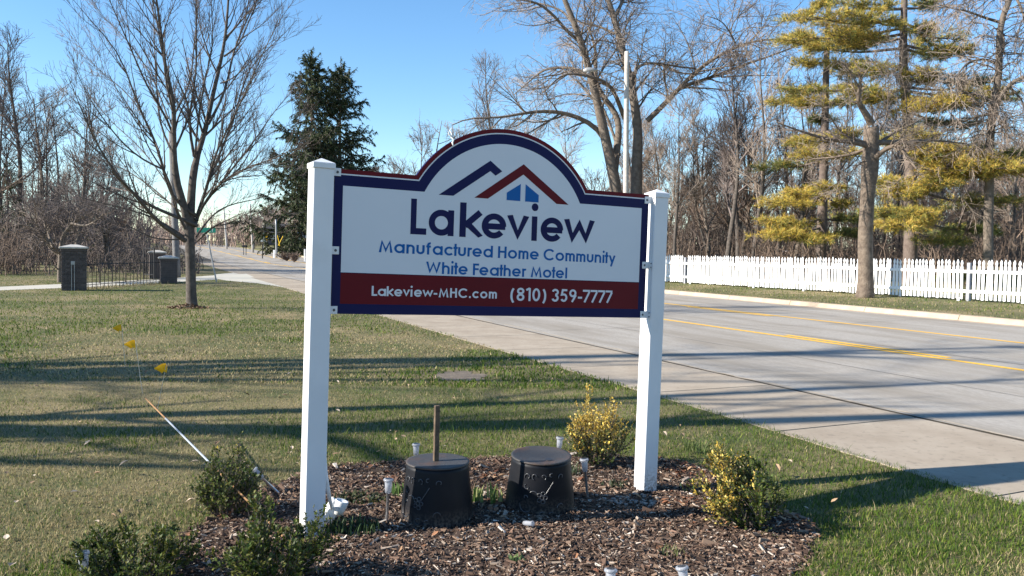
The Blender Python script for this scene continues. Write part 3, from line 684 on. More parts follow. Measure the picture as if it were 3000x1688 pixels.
mb = MB(); n_ = 14; th_ = np.linspace(0,2*PI,n_,endpoint=False); v = [[-.01+.024*math.cos(t), -.10+.011*math.sin(t), .3315] for t in th_]; mb.v.append(np.array(v)); mb.f.append(np.array([list(range(n_))])); mb.m.append(np.array([0])); mb.n = n_
mb.obj('lid_hole', M['dark'], c2)
mb = MB(); bevbox(mb, -.015,-.011,0,.015,.011,.325,.002); v = mb.v[0]; v[:,0] += v[:,2]*.0-.002*np.sin(v[:,2]*20)
o = mb.obj('wooden_stake', M['wood'], None, (-.425,4.76,.326)); o.rotation_euler = (0,.012,.5)
tag(o, 'weathered square wooden stake standing upright on the left well cover', 'stake')

# ---------------------------------------------------------------- solar lights
def solar(loc, h, tilt, label, rz=0):
    t = empty('solar_light', loc, label, 'garden light', 'small plastic solar lights in the mulch bed'); t.rotation_euler = (*tilt[:2], rz)
    mb = MB(); lathe(mb, [(0,-.06),(.005,-.02),(.0085,0),(.0085,h-.085),(.012,h-.083)], 12); mb.obj('stem', M['steel'], t, smooth=True)
    mb = MB(); lathe(mb, [(.010,h-.080),(.0175,h-.078),(.019,h-.05),(.021,h-.014),(.020,h-.013)], 20); a = np.arctan2(mb.v[0][:,1],mb.v[0][:,0]); mb.v[0][:,:2] *= (1+.03*np.cos(10*a))[:,None]; mb.obj('lens', M['clear'], t, smooth=True)
    mb = MB(); lathe(mb, [(.021,h-.014),(.028,h-.012),(.029,h-.005),(.026,h),(.018,h+.001)], 24); c_ = mb.obj('cap', M['clear'], t, smooth=True)
    mb = MB(); lathe(mb, [(.0185,h+.0005),(.018,h+.0022),(0,h+.003)], 16); mb.obj('solar_cell', M['dark'], c_)
    return t
def sl_(x, y, hpx, tilt, label, hm=None):
    p = gnd(x, y); p[2] = zf(p[0],p[1]); return solar(p, hm or .24, tilt, label)
sl_(1046,1190,0,(0,0,0),'upright solar light behind the staked well cover', .20)
sl_(1402,1180,0,(0,.06,0),'solar light in the grass edge behind the rusty lidded cover', .25)
sl_(1478,1243,0,(0,-.11,0),'solar light leaning left at the right side of the rusty lidded cover', .25)
sl_(973,1315,0,(0,.03,0),'solar light standing left of the staked well cover', .25)
sl_(702,1243,0,(.1,-.80,0),'solar light leaning hard to the left behind the round green shrub', .22)
sl_(1533,1560,0,(-.12,.02,0),'solar light cut by the bottom edge, left one of two near the front', .21)
sl_(1735,1540,0,(-.1,-.18,0),'tilted solar light cut by the bottom edge, right of the other front one', .20)
sl_(1898,1497,0,(0,.1,0),'low solar light almost sunk in the mulch near the grass edge', .10)
sl_(222,1510,0,(0,-.12,0),'solar light at the lawn edge beside the lowest left shrub', .20)
p = gnd(1318,1322); mb = MB()
lathe(mb, [(0,0),(.012,.001),(.014,.02),(.013,.06),(.016,.075),(.012,.078)], 14, M=rotM(1.35,0,.7,(p[0],p[1],zf(p[0],p[1])+.022)))
tag(mb.obj('broken_light_part', M['clear'], smooth=True), 'broken clear light part lying in front of the rusty lidded cover', 'broken light')

# ---------------------------------------------------------------- spotlight, conduit, flags, rod
f0 = gnd(838,1318)
t = empty('ground_spotlight', (f0[0],f0[1],0), 'white weathered spotlight tipped against the foot of the nearer post', 'spotlight')
mb = MB(); bevbox(mb, -.035,-.035,-.07,.035,.035,.075,.006, M=rotM(0,.55,.35,(-.015,0,.065))); mb.obj('junction_box', M['whitep'], t)
mb = MB(); lathe(mb, [(.0,-.05),(.026,-.045),(.034,-.01),(.038,.03),(.036,.034),(.030,.030),(.0,.026)], 20, M=rotM(0,.30,.2,(.042,-.01,.105))); mb.obj('lamp_housing', M['whitep'], t, smooth=True)
c0 = at(818,1185,4.42); mb = MB(); q = np.array([at(816,1130,4.46), c0, at(828,1250,4.44), at(836,1285,f0[1])])
tubes(mb, resample(q,9), np.full(9,.0105), 10); mb.obj('conduit', M['whitep'], t); t_ = t
ch = [o for o in COL.objects if o.parent == t and o.name.startswith('conduit')][0]; ch.location = (-f0[0],-f0[1],0)
def flag(px, py, bx, by, z, lab, face):
    b = np.array([*gnd(bx,by)[:2],0]); tp = at(px, py, b[1]-.02)
    t = empty('marker_flag', b, lab, 'flag', 'yellow marking flags in the lawn')
    mb = MB(); q = np.linspace(b-np.array([0,0,.05]), tp, 5)-b; tubes(mb, q, np.full(5,.0028), 5); mb.obj('wire', M['wire'], t)
    v = []; 
    for i in range(6):
        for j in range(5):
            u_ = i/5; w2 = j/4; v.append([z*face*u_*.11*(1-.55*w2)*1.0, .018*math.sin(u_*5+w2*3), -.085*w2+.012*math.sin(u_*4)-.035*u_*(1-w2)])
    f = [[i*5+j,(i+1)*5+j,(i+1)*5+j+1,i*5+j+1] for i in range(5) for j in range(4)]
    mb = MB().add(np.array(v)+(tp-b)*np.array([1,1,1])-np.array([0,0,0]), f); mb.obj('pennant', M['flagy'], t, smooth=True)
flag(306,817,316,925,1,'yellow marker flag on the lawn, farthest of three',-1)
flag(340,856,360,990,1,'yellow marker flag on the lawn, middle one of three',-1)
flag(419,915,392,1036,1,'yellow marker flag on the lawn, nearest of three and largest',-1)
b = at(366,1002,6.3); a = at(648,1285,4.35); a = a+(a-b)*.12
mb = MB(); q = np.linspace(a-(b-a)*.03, b, 30); tubes(mb, q, np.full(30,.0056), 8)
rod = mb.obj('leaning_rod', M['rod']); tag(rod, 'thin rusty and grey rod leaning up out of the left shrubs', 'rod')
mb = MB(); tubes(mb, q[12:24], np.full(12,.0062), 8); mb.obj('sleeve', M['rodw'], rod)

# pebbles at the farther post
q = gnd(1590,1250)[:2]; nP = 60; px = q[0]+rng.normal(size=nP)*.13-.03; py = q[1]+rng.normal(size=nP)*.07+.0
mb = MB(); ico = np.array([[math.cos(a)*math.cos(b), math.sin(a)*math.cos(b), math.sin(b)] for b in (-.6,.6) for a in np.arange(6)*PI/3]+[[0,0,-1],[0,0,1]])
fi = [[i,(i+1)%6,6+(i+1)%6,6+i] for i in range(6)]; ft = [[12,(i+1)%6,i] for i in range(6)]+[[13,6+i,6+(i+1)%6] for i in range(6)]
def pebble(mb, p, s, col=None):
    v = ico*np.array([s*rng.uniform(.7,1.4), s*rng.uniform(.6,1.1), s*.55]); a = rng.uniform(0,6); Rz = np.array([[math.cos(a),-math.sin(a),0],[math.sin(a),math.cos(a),0],[0,0,1]])
    n0 = mb.n; mb.add(v@Rz.T+p, fi); mb.f.append(np.array(ft)+n0); mb.m.append(np.zeros(12,int))
for i in range(nP): pebble(mb, [px[i],py[i],zf(px[i],py[i])+.012], rng.uniform(.009,.02))
for i in range(90):
    p = gnd(rng.uniform(850,1950), rng.uniform(1180,1440)); pebble(mb, [p[0],p[1],zf(p[0],p[1])+.008], rng.uniform(.005,.011))
tag(mb.obj('pebbles', M['pebble'], smooth=True), 'grey pebbles heaped at the foot of the farther post', 'pebbles', kind='stuff')

# ---------------------------------------------------------------- shrubs
def shrub(px, py, w_, h, label, seed, gold, n=1500, lean=0., golddir=None, dens=1.):
    g_ = np.random.default_rng(seed); p = gnd(px, py); z0 = zf(p[0],p[1]) if inpoly(p[0],p[1],bed) else 0
    t = empty('boxwood_shrub', (p[0],p[1],z0), label, 'shrub')
    ns = 26; a = g_.uniform(0,2*PI,ns); r = w_/2*np.sqrt(g_.uniform(.02,1,ns)); hh = h*(1-.62*(r/(w_/2))**1.1)*g_.uniform(.72,1.08,ns)
    tt = np.linspace(0,1,7)
    P = np.stack([np.stack([.04*math.cos(a[i])+(r[i]*math.cos(a[i]))*tt**.7+lean*h*tt**1.5, .04*math.sin(a[i])+r[i]*math.sin(a[i])*tt**.7, hh[i]*tt],-1) for i in range(ns)])
    R = np.tile(np.linspace(.0045,.0015,7),(ns,1))
    P1,R1 = grow(P,R,260,.06,.95,40,h*.34,5,.7,.12,.7,.0013,g=g_)
    P2,R2 = grow(P1,R1,320,.2,1,35,h*.18,4,.5,.12,.7,.0012,g=g_)
    mb = MB(); [tubes(mb, a_, b_, 3) for a_,b_ in ((P,R),(P1,R1),(P2,R2))]; mb.obj('stems', M['twig'], t)
    # leaves in pairs along the shoots
    V, C = [], []
    tot = int(n*dens*1.9)
    for A_s, q in ((P,.25),(P1,.4),(P2,.35)):
        m_ = int(tot*q); i = g_.integers(0,len(A_s),m_); u = g_.uniform(.08 if A_s is P else .05,1,m_); f = u*(A_s.shape[1]-1); k = np.minimum(f.astype(int),A_s.shape[1]-2); fr_ = (f-k)[:,None]
        c = A_s[i,k]*(1-fr_)+A_s[i,k+1]*fr_; T = A_s[i,k+1]-A_s[i,k]; T /= np.linalg.norm(T,axis=1,keepdims=True)+1e-9
        v = g_.normal(size=(m_,3)); v -= (v*T).sum(1)[:,None]*T; v /= np.linalg.norm(v,axis=1,keepdims=True); d = T*.75+v*.7; d /= np.linalg.norm(d,axis=1,keepdims=True)
        s2 = np.cross(d,T); s2 /= np.linalg.norm(s2,axis=1,keepdims=True)+1e-9; L_ = g_.uniform(.013,.024,m_)[:,None]; Wl = L_*.31
        V.append(np.stack([c, c+d*L_*.45+s2*Wl, c+d*L_, c+d*L_*.45-s2*Wl],1)); 
        base = np.array([(.04,.065,.014),(.06,.09,.018),(.09,.12,.022),(.13,.13,.03)])[g_.integers(0,4,m_)]
        go = np.array([(.55,.40,.07),(.62,.50,.15),(.42,.27,.05)])[g_.integers(0,3,m_)]
        hz = c[:,2]/h+(0 if golddir is None else golddir*c[:,0]/w_*1.6)  # golddir gilds the sunward side, leaving the shaded side painted dark
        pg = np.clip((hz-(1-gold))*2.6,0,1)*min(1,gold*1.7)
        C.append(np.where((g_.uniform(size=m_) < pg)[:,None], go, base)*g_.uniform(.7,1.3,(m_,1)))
    V = np.concatenate(V); C = np.concatenate(C); n_ = len(V)
    mb = MB().add(V.reshape(-1,3), np.arange(n_*4).reshape(-1,4), 0, np.repeat(C,4,axis=0)); o = mb.obj('foliage', M['leaf'], t); tag(o, kind='stuff')
    return t
shrub(565,1300,.32,.48,'green boxwood shrub crossed by the leaning rod',21,.25,2600,lean=.05)
shrub(325,1475,.50,.36,'wide green and yellow tinged shrub nearest the lower left corner',22,.22,4200)
shrub(690,1478,.40,.47,'dark green glossy shrub in front of the nearer white post',23,.16,4200,lean=.05)
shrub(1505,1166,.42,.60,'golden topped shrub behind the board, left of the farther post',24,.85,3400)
shrub(1890,1308,.50,.56,'shrub right of the farther post, golden on its left, shade coloured dark on its right',25,.36,5200,lean=-.18,golddir=-1.3)
# sprig in front of the post
# small plants
def tuft(px, py, n, h, wd, spread, col, name, label, cat, seed, curve=.5):
    g_ = np.random.default_rng(seed); p = gnd(px,py); z0 = zf(p[0],p[1]) if inpoly(p[0],p[1],bed) else 0
    a = g_.uniform(0,2*PI,n); r = spread*np.sqrt(g_.uniform(0,1,n)); x, y = p[0]+r*np.cos(a), p[1]+r*np.sin(a)*.7
    la = g_.uniform(0,2*PI,n); hh = h*g_.uniform(.5,1.1,n); le = hh*g_.uniform(.1,1,n)*curve
    k = 4; V = []
    for q in range(k+1):
        u_ = q/k; cx_ = x+np.cos(la)*le*u_**1.6; cy_ = y+np.sin(la)*le*u_**1.6; cz_ = z0+hh*(u_-.25*curve*u_**3)
        w2 = wd*(1-u_**2)*.5*g_.uniform(.8,1.2,n) if q < k else np.zeros(n)+.0003
        V += [np.stack([cx_-np.sin(la)*w2, cy_+np.cos(la)*w2, cz_],-1), np.stack([cx_+np.sin(la)*w2, cy_-np.cos(la)*w2, cz_],-1)]
    V = np.stack(V,1); b = np.arange(n)[:,None,None]*2*(k+1)
    f = (b+np.array([[2*q,2*q+1,2*q+3,2*q+2] for q in range(k)])[None]).reshape(-1,4)
    c = np.array(col)[g_.integers(0,len(col),n)]*g_.uniform(.7,1.3,(n,1))
    o = MB().add(V.reshape(-1,3), f, 0, np.repeat(c,2*(k+1),axis=0)).obj(name, M['leaf']); return tag(o, label, cat)
tuft(890,1338,150,.085,.010,.15,[(.045,.075,.03),(.06,.10,.04),(.03,.05,.02)],'lily_clump','dark green strap leaved clump beside the tipped spotlight','plant',31)
tuft(1222,1262,34,.13,.022,.11,[(.12,.19,.05),(.20,.26,.09),(.33,.34,.15)],'bulb_sprouts','fresh light green bulb sprouts between the two well covers','plant',32,.45)
tuft(1000,1243,16,.11,.018,.04,[(.10,.18,.05),(.14,.22,.07)],'bulb_sprouts','small bulb sprouts just right of the nearer post in the mulch','plant',33,.4)
tuft(905,1262,180,.06,.016,.17,[(.05,.06,.025),(.08,.085,.03),(.03,.04,.02)],'creeping_plant','low dark creeping plant left of the staked well cover','plant',34,1.2)
tuft(1425,1185,90,.12,.005,.10,[(.16,.20,.09),(.35,.36,.25),(.10,.14,.05)],'grass_tuft','tall grass tuft behind the rusty lidded cover','grass tuft',35,.9)
tuft(1750,1135,60,.15,.006,.09,[(.09,.13,.04),(.14,.17,.06)],'grass_tuft','tall grass tuft left behind the half golden half shaded shrub','grass tuft',36,.8)
tuft(1545,1215,60,.05,.012,.10,[(.03,.04,.02),(.05,.06,.03)],'creeping_plant','low dark plant at the left of the farther post foot','plant',37,1.2)
tuft(1300,1415,26,.05,.012,.05,[(.09,.15,.05),(.14,.2,.07)],'weed','small green weed in the front mulch below the covers','weed',38,.9)
tuft(1690,1390,40,.06,.006,.07,[(.12,.14,.05),(.2,.2,.09)],'weed','thin straw green weed in the mulch at the lower right','weed',39,.9)
tuft(1130,1240,60,.14,.003,.20,[(.34,.25,.15),(.25,.17,.10)],'dry_stalks','thin dry stalks standing between the covers','stalks',40,1.2)

# ---------------------------------------------------------------- trees
def part(t, name, batches, m, sides=4, smooth=True):
    mb = MB()
    for k, (P, R) in enumerate(batches): tubes(mb, P, R, sides[k] if isinstance(sides,(list,tuple)) else sides)
    o = mb.obj(name, m, t, smooth=smooth)
    if t is not None: o.location = -np.array(t.location) if t.get('abs') else (0,0,0)
    return o
def limbs(defs, depth, fx, k=12):
    """traced limbs: (points in the photo, depth shift at the tip, radius at foot, radius at tip)"""
    Ps, Rs = [], []
    for pts, dz, r0, r1 in defs:
        q = [(*fx(*p_),) for p_ in pts]; n = len(q)
        L_ = np.concatenate([[0],np.cumsum([math.dist(q[i],q[i+1]) for i in range(n-1)])]); L_ /= L_[-1]
        w3 = np.array([at(q[i][0], q[i][1], depth+(dz if not isinstance(dz,tuple) else 0)*L_[i]+(0 if not isinstance(dz,tuple) else dz[0]+(dz[1]-dz[0])*L_[i])) for i in range(n)])
        rs = resample(w3, k); Ps.append(rs); Rs.append(np.linspace(r0, r1, k))
    return np.array(Ps), np.array(Rs)
# 1. the bare lawn tree
TD = 20.6
cA = lambda x, y: (x*.3555, y*.3555)
cB = lambda x, y: (x/3.0, y/3.0+429.3)
tb = at(482,776,TD)
t = empty('bare_lawn_tree', (tb[0],tb[1],0), 'leafless vase shaped tree standing alone on the left lawn', 'tree'); t['abs'] = 1
bc = np.array([0,0,0.])
mb = MB(); P_ = resample([at(484,782,TD), at(482,760,TD), at(480,700,TD), at(479,640,TD), at(477,600,TD), at(476,560,TD), at(474,548,TD)], 16)
R_ = np.interp(np.linspace(0,1,16), [0,.06,.2,.6,1], [.185,.138,.122,.115,.125]); tubes(mb, P_, R_, 14)
trk = mb.obj('trunk', M['bark1'], t, smooth=True); trk.location = (-tb[0],-tb[1],0)
main, mR = limbs([
 ([(1335,1660),(1325,1560),(1310,1449),(1240,1300),(1235,1100),(1225,900),(1240,750),(1190,560),(1150,380),(1130,120),(1085,-120),(1060,-320)],-1.2,.105,.016),
 ([(1345,1660),(1345,1560),(1350,1449),(1365,1200),(1400,1080),(1450,950),(1480,800),(1510,650),(1560,450),(1600,250),(1615,0),(1640,-300)],.6,.115,.016)], TD, cA, 22)
lim, lR = limbs([
 ([(1375,1110),(1345,950),(1345,790),(1300,650),(1230,520),(1190,400)],-.8,.05,.008),
 ([(1475,880),(1540,760),(1600,650),(1640,400),(1700,230),(1820,0),(1880,-200)],1.5,.045,.010),
 ([(1585,400),(1690,330),(1750,180),(1810,30),(1860,-120)],.9,.03,.008),
 ([(1395,1530),(1200,1449),(1180,1300),(1140,1150),(1145,1050),(1000,830),(930,620),(870,400),(800,280),(640,170),(520,0)],-2.4,.055,.006),
 ([(1145,1195),(1000,1130),(850,1000),(700,800),(600,650),(520,450)],(-1.,-2.6),.03,.005),
 ([(1400,1600),(1200,1510),(1000,1449),(780,1180),(680,1020),(560,740),(460,490)],-2.8,.06,.005),
 ([(1240,1010),(1190,840),(1050,640),(950,400),(840,150),(770,0),(720,-150)],-1.9,.04,.008),
 ([(1390,1540),(1430,1420),(1500,1200),(1620,950),(1700,700),(1740,480),(1850,380),(2000,270),(2100,140)],1.6,.05,.006),
 ([(1400,1540),(1440,1430),(1560,1290),(1750,1180),(1900,1140),(2050,1080),(2180,960)],-1.8,.045,.005),
 ([(1395,1520),(1450,1430),(1600,1250),(1800,1000),(1950,770),(2080,640)],2.6,.045,.005),
 ([(1400,1520),(1430,1449),(1530,1050),(1650,850),(1760,600),(1850,400),(1960,150),(2080,0)],-2.2,.045,.005),
 ([(1380,1120),(1400,850),(1440,600),(1520,300),(1490,60),(1500,-150)],-1.6,.035,.007),
 ([(1345,800),(1390,500),(1390,200),(1380,0),(1400,-200)],-.6,.035,.01),
 ([(1240,1120),(1130,900),(1100,500),(1090,200),(1080,0)],1.5,.04,.008),
 ([(1240,800),(1350,600),(1370,350),(1400,100),(1380,-150)],1.7,.03,.008),
 ([(1180,1300),(1090,1160),(950,1000),(800,880),(660,700),(560,600)],(-.8,1.2),.02,.004),
 ([(1130,1080),(1030,830),(870,620),(770,560),(640,440),(560,330),(490,200)],(-1.,.5),.022,.004),
 ([(1400,1560),(1260,1500),(1100,1340),(980,1260),(860,1180),(700,1130),(560,1060)],2.2,.035,.004),
 ([(1190,840),(1090,560),(940,330),(840,220),(660,60),(590,-60)],(-.8,2.0),.025,.005),
 ([(1600,1250),(1750,1060),(1880,960),(2010,900),(2130,850)],(.6,-.8),.02,.004),
 ([(1560,1290),(1700,1250),(1880,1240),(2050,1180)],(-.4,2.),.02,.004),
 ([(1560,590),(1650,560),(1760,450),(1880,320),(2010,240)],(.3,-1.2),.022,.004),
], TD, cA, 14)
low, oR = limbs([
 ([(1400,530),(1200,400),(1050,220),(850,0)],(-.3,-2.6),.06,.02),
 ([(1390,500),(1180,360),(1000,300),(880,270),(700,230),(600,200)],(0,-1.),.03,.005),
 ([(1380,520),(1190,520),(1060,470),(950,400),(880,395)],(-.4,-1.6),.022,.005),
 ([(1490,530),(1600,430),(1700,380),(1830,320)],(-.2,-1.4),.03,.006),
 ([(1480,500),(1560,380),(1660,280),(1800,240),(1980,210),(2100,150)],(.2,1.5),.03,.005),
 ([(1600,430),(1700,445),(1850,370)],(-.6,-1.),.014,.004),
 ([(1400,440),(1330,300),(1290,120),(1240,0)],(-.5,-1.5),.04,.02),
 ([(1470,420),(1560,120),(1600,0)],(0,1.2),.05,.03),
], TD, cB, 12)
g1 = np.random.default_rng(3)
allP = [(main,mR),(lim,lR),(low,oR)]
P1a,R1a = grow(lim,lR,150,.15,.95,26,1.9,7,.55,.06,.55,.005,g=g1); P1b,R1b = grow(main,mR,46,.3,.98,34,2.4,7,.6,.06,.4,.007,g=g1); P1c,R1c = grow(low,oR,34,.3,.95,30,1.2,7,.4,.08,.5,.005,g=g1)
P1 = np.concatenate([P1a,P1b,P1c]); R1 = np.concatenate([R1a,R1b,R1c])
P2,R2 = grow(P1,R1,1500,.15,1,32,.85,6,.4,.08,.6,.0042,tip=.6,g=g1)
P3,R3 = grow(P2,R2,4800,.2,1,36,.32,4,.2,.1,.7,.0036,tip=.7,g=g1)
P3b,R3b = grow(lim,lR,1100,.2,1,48,.30,4,.3,.1,.3,.0038,tip=.7,g=g1)
mR[:,6:] *= .82; lR = lR*.8; mb = MB(); tubes(mb,main,mR,8); tubes(mb,lim,lR,6); tubes(mb,low,oR,6); tubes(mb,P1,R1,4)
cr1 = mb.obj('limbs', M['bark1'], t, smooth=True); cr1.location = (-tb[0],-tb[1],0)
mb = MB(); tubes(mb,P2,R2,3); tubes(mb,P3,R3,3); tubes(mb,P3b,R3b,3)
cr1 = tag(mb.obj('twigs', M['twig'], t), kind='stuff'); cr1.location = (-tb[0],-tb[1],0)
# soil ring with bark bits at the foot
n_ = 500; a = rng.uniform(0,2*PI,n_); r = .34*np.sqrt(rng.uniform(0,1,n_))
q = np.stack([tb[0]-.05+r*1.5*np.cos(a), tb[1]-.1+r*np.sin(a), .09*np.exp(-(r/.2)**2)],-1)
leaves(0, q, .07, [(.22,.14,.09),(.15,.09,.06),(.30,.21,.14)], 'bark_debris', 'brown bark litter mounded around the foot of the lawn tree', 'litter')

# 2. the big spreading tree beyond the fence
cC = lambda x, y: (x*.3318+987.4, y*.3318)
cD = lambda x, y: (x*.3666+1631.3, y*.3666)
CD = 46.
cb = at(1580,650,CD); cb[2] = .4
t = empty('old_spreading_tree', (cb[0],cb[1],0), 'huge old leafless tree with several leaning trunks behind the light pole', 'tree')
st_, sR = limbs([
 ([(1740,1960),(1720,1700),(1700,1449),(1640,1150),(1600,1000),(1540,700),(1480,500),(1430,300),(1370,150),(1300,0),(1230,-200),(1200,-420)],-1.5,.40,.08),
 ([(1850,1960),(1850,1700),(1850,1449),(1850,1200),(1870,1000),(1820,700),(1780,500),(1700,250),(1690,80),(1620,0),(1560,-250),(1540,-420)],.5,.40,.08),
 ([(1680,1300),(1700,1120),(1720,1000),(1710,880),(1600,740),(1540,640),(1540,400),(1540,350),(1480,200)],1.5,.24,.05)], CD, cC, 22)
li_, lR_ = limbs([
 ([(1690,120),(1730,40),(1760,-20),(1800,-200)],(.3,1.5),.14,.05),
 ([(1640,1130),(1600,1000),(1450,900),(1250,840),(1000,850),(880,890),(700,900),(560,880),(450,950)],-3.0,.20,.03),
 ([(1760,900),(1660,640),(1540,590),(1450,570),(1300,550),(1200,640),(1150,700)],(0,-3),.17,.03),
 ([(1540,640),(1500,570),(1350,510),(1150,520),(1000,650),(920,720)],(.5,3),.15,.03),
 ([(1440,330),(1330,250),(1230,120),(1110,20),(1000,0),(860,-10),(700,-60)],(-.5,-4),.13,.03),
 ([(1680,260),(1600,210),(1420,170),(1300,130),(1180,150)],(.5,2.5),.10,.02),
 ([(1370,180),(1290,80),(1110,20),(900,30)],(-.5,2),.09,.02),
 ([(1720,1180),(1690,1060),(1580,760),(1500,730),(1300,700),(1150,780)],(0,2),.12,.02),
 ([(1540,620),(1620,480),(1700,380),(1760,200),(1850,60)],(1,2.5),.08,.02),
 ([(1800,640),(1850,500),(1950,470),(2070,500),(2180,560),(2350,560)],(.2,-1),.12,.04),
 ([(1860,780),(1960,690),(2080,560),(2150,420)],(0,2),.05,.015),
], CD, cC, 16)
l2_, l2R = limbs([
 ([(-10,830),(100,730),(240,580),(320,470),(450,400),(600,310),(750,260),(900,250),(1040,300)],(0,-2),.20,.03),
 ([(240,590),(450,530),(600,460),(800,400),(980,330),(1120,280)],(-1,1.5),.13,.03),
 ([(500,530),(650,520),(800,520),(930,515)],(0,1),.06,.015),
 ([(600,310),(560,220),(500,140),(400,110)],(-1,-3),.07,.015),
 ([(320,480),(300,380),(250,250),(160,110)],(-.6,1),.07,.015),
 ([(560,210),(600,120),(700,60),(760,-20)],(-1.5,-1),.04,.01),
 ([(700,280),(780,200),(830,100),(870,20)],(-1,1),.05,.012),
 ([(320,470),(200,460),(60,430),(-100,430)],(-.6,-3),.07,.03),
 ([(150,680),(60,620),(-60,560),(-150,500)],(-.6,2),.05,.015),
], CD, cD, 14)
l0 = np.array([resample(np.array([at(1880*.3318+987.4,960*.3318,CD), at(1631.3-2,830*.3666,CD)]),16)]); 
mb = MB(); tubes(mb,st_,sR,12); o = mb.obj('trunk', M['bark2'], t, smooth=True); o.location = (-cb[0],-cb[1],0)
lR_ = lR_*.8; l2R = l2R*.8; A1 = np.concatenate([li_, np.array([resample(p,16) for p in l2_])]); A1R = np.concatenate([lR_, np.array([np.interp(np.linspace(0,1,16),np.linspace(0,1,14),r) for r in l2R])])
g2 = np.random.default_rng(5)
q1,r1 = grow(A1,A1R,170,.15,1,45,3.6,8,.25,.12,.5,.02,g=g2); q1b,r1b = grow(st_,sR,60,.45,1,50,4.2,8,.2,.13,.25,.03,g=g2)
q1 = np.concatenate([q1,q1b]); r1 = np.concatenate([r1,r1b])
q2,r2 = grow(q1,r1,1700,.15,1,45,1.7,6,-.15,.13,.5,.010,tip=.6,g=g2)
q2b,r2b = grow(A1,A1R,500,.2,1,55,1.5,6,-.3,.14,.2,.010,tip=.6,g=g2)
q3,r3 = grow(np.concatenate([q2,q2b]),np.concatenate([r2,r2b]),7000,.15,1,42,.8,5,-.35,.12,.6,.0072,tip=.7,g=g2)
mb = MB(); tubes(mb,A1,A1R,7); tubes(mb,q1,r1,4); o = mb.obj('limbs', M['bark2'], t, smooth=True); o.location = (-cb[0],-cb[1],0)
mb = MB(); tubes(mb,q2,r2,3); tubes(mb,q2b,r2b,3); tubes(mb,q3,r3,3); o = tag(mb.obj('twigs', M['twig_pale'], t), kind='stuff'); o.location = (-cb[0],-cb[1],0)

# 3. topped tree on the verge
PD = 27.8
pb = at(2175,752,PD); pz = gz(pb[0],pb[1])
t = empty('pollarded_tree', (pb[0],pb[1],0), 'topped grey trunk with broken stub and thin suckers in front of the picket fence', 'tree')
P_ = resample([(pb[0],pb[1],pz-.1), at(2176,740,PD), at(2178,700,PD), at(2176,600,PD), at(2183,480,PD), at(2190,400,PD), at(2192,318,PD)], 22)
mb = MB(); R_ = np.interp(np.linspace(0,1,22), [0,.06,.15,.6,.75,1], [.32,.25,.225,.205,.235,.22]); R_[15:18] *= 1.08; tubes(mb, P_, R_, 16, cap=True)
v = mb.v[0].reshape(22,16,3); v[-1,:,2] += np.random.default_rng(2).uniform(-.12,.10,16); ax = v.mean(1,keepdims=True)
v[:] = ax+(v-ax)*(1+.07*np.random.default_rng(4).normal(size=(1,16,1))); mb.v[0] = v.reshape(-1,3)
o = mb.obj('trunk', M['stump'], t, smooth=True); o.location = (-pb[0],-pb[1],0)
pl, pR = limbs([
 ([(1530,850),(1490,780),(1430,690),(1440,640),(1465,560),(1440,500)],(-.1,-.8),.13,.03),
 ([(1520,1010),(1440,975),(1300,970),(1200,950),(1100,920),(980,880),(880,840)],(0,-1.5),.09,.015),
 ([(1530,1010),(1400,1060),(1280,1080),(1150,1090),(1000,1110)],(0,1.5),.06,.012),
 ([(1560,1080),(1600,1040),(1640,1010),(1720,990),(1760,1060),(1800,1110),(1840,1160)],(-.2,-1.5),.09,.03),
 ([(1570,980),(1680,975),(1780,985),(1870,960),(2000,965),(2200,990)],(0,.8),.10,.012),
 ([(1590,975),(1700,900),(1800,860),(1900,800)],(0,1.6),.06,.01),
 ([(1520,1000),(1480,960),(1380,960),(1280,870),(1230,760),(1150,700)],(0,-1),.05,.01),
 ([(1410,975),(1400,800),(1370,600),(1330,420)],(-.6,-.8),.018,.006),
 ([(1590,900),(1640,800),(1645,600),(1640,420)],(0,.1),.02,.006),
 ([(1770,900),(1775,750),(1760,600),(1700,430),(1685,290)],(.3,-.2),.024,.006),
 ([(1700,810),(1710,650),(1690,450),(1695,330)],(0,.3),.018,.006),
 ([(1910,850),(1905,700),(1930,550),(1900,460)],(.2,.2),.018,.005),
 ([(1440,600),(1380,480),(1290,400),(1240,450)],(-.6,-1),.03,.008),
 ([(1450,560),(1530,440),(1570,330)],(-.5,.4),.02,.006),
 ([(1530,1080),(1440,1120),(1380,1200),(1250,1290),(1150,1330)],(0,-.8),.03,.008),
 ([(1800,1110),(1750,1200),(1700,1260)],(-1,-1),.02,.006),
], PD, cD, 12)
g3 = np.random.default_rng(8)
q1,r1 = grow(pl,pR,150,.2,1,50,1.1,7,.35,.16,.4,.010,g=g3)
q2,r2 = grow(np.concatenate([q1]),r1,800,.15,1,48,.6,5,.1,.16,.5,.006,tip=.6,g=g3)
q2b,r2b = grow(pl,pR,260,.3,1,60,.6,5,.3,.16,.25,.006,tip=.6,g=g3)
q3,r3 = grow(np.concatenate([q2,q2b]),np.concatenate([r2,r2b]),1800,.15,1,45,.32,4,0,.14,.6,.005,tip=.7,g=g3)
mb = MB(); tubes(mb,pl,pR,6); tubes(mb,q1,r1,4); o = mb.obj('limbs', M['stump'], t, smooth=True); o.location = (-pb[0],-pb[1],0)
mb = MB(); [tubes(mb,a_,b_,3) for a_,b_ in ((q2,r2),(q2b,r2b),(q3,r3))]; o = tag(mb.obj('twigs', M['twig_pale'], t), kind='stuff'); o.location = (-pb[0],-pb[1],0)

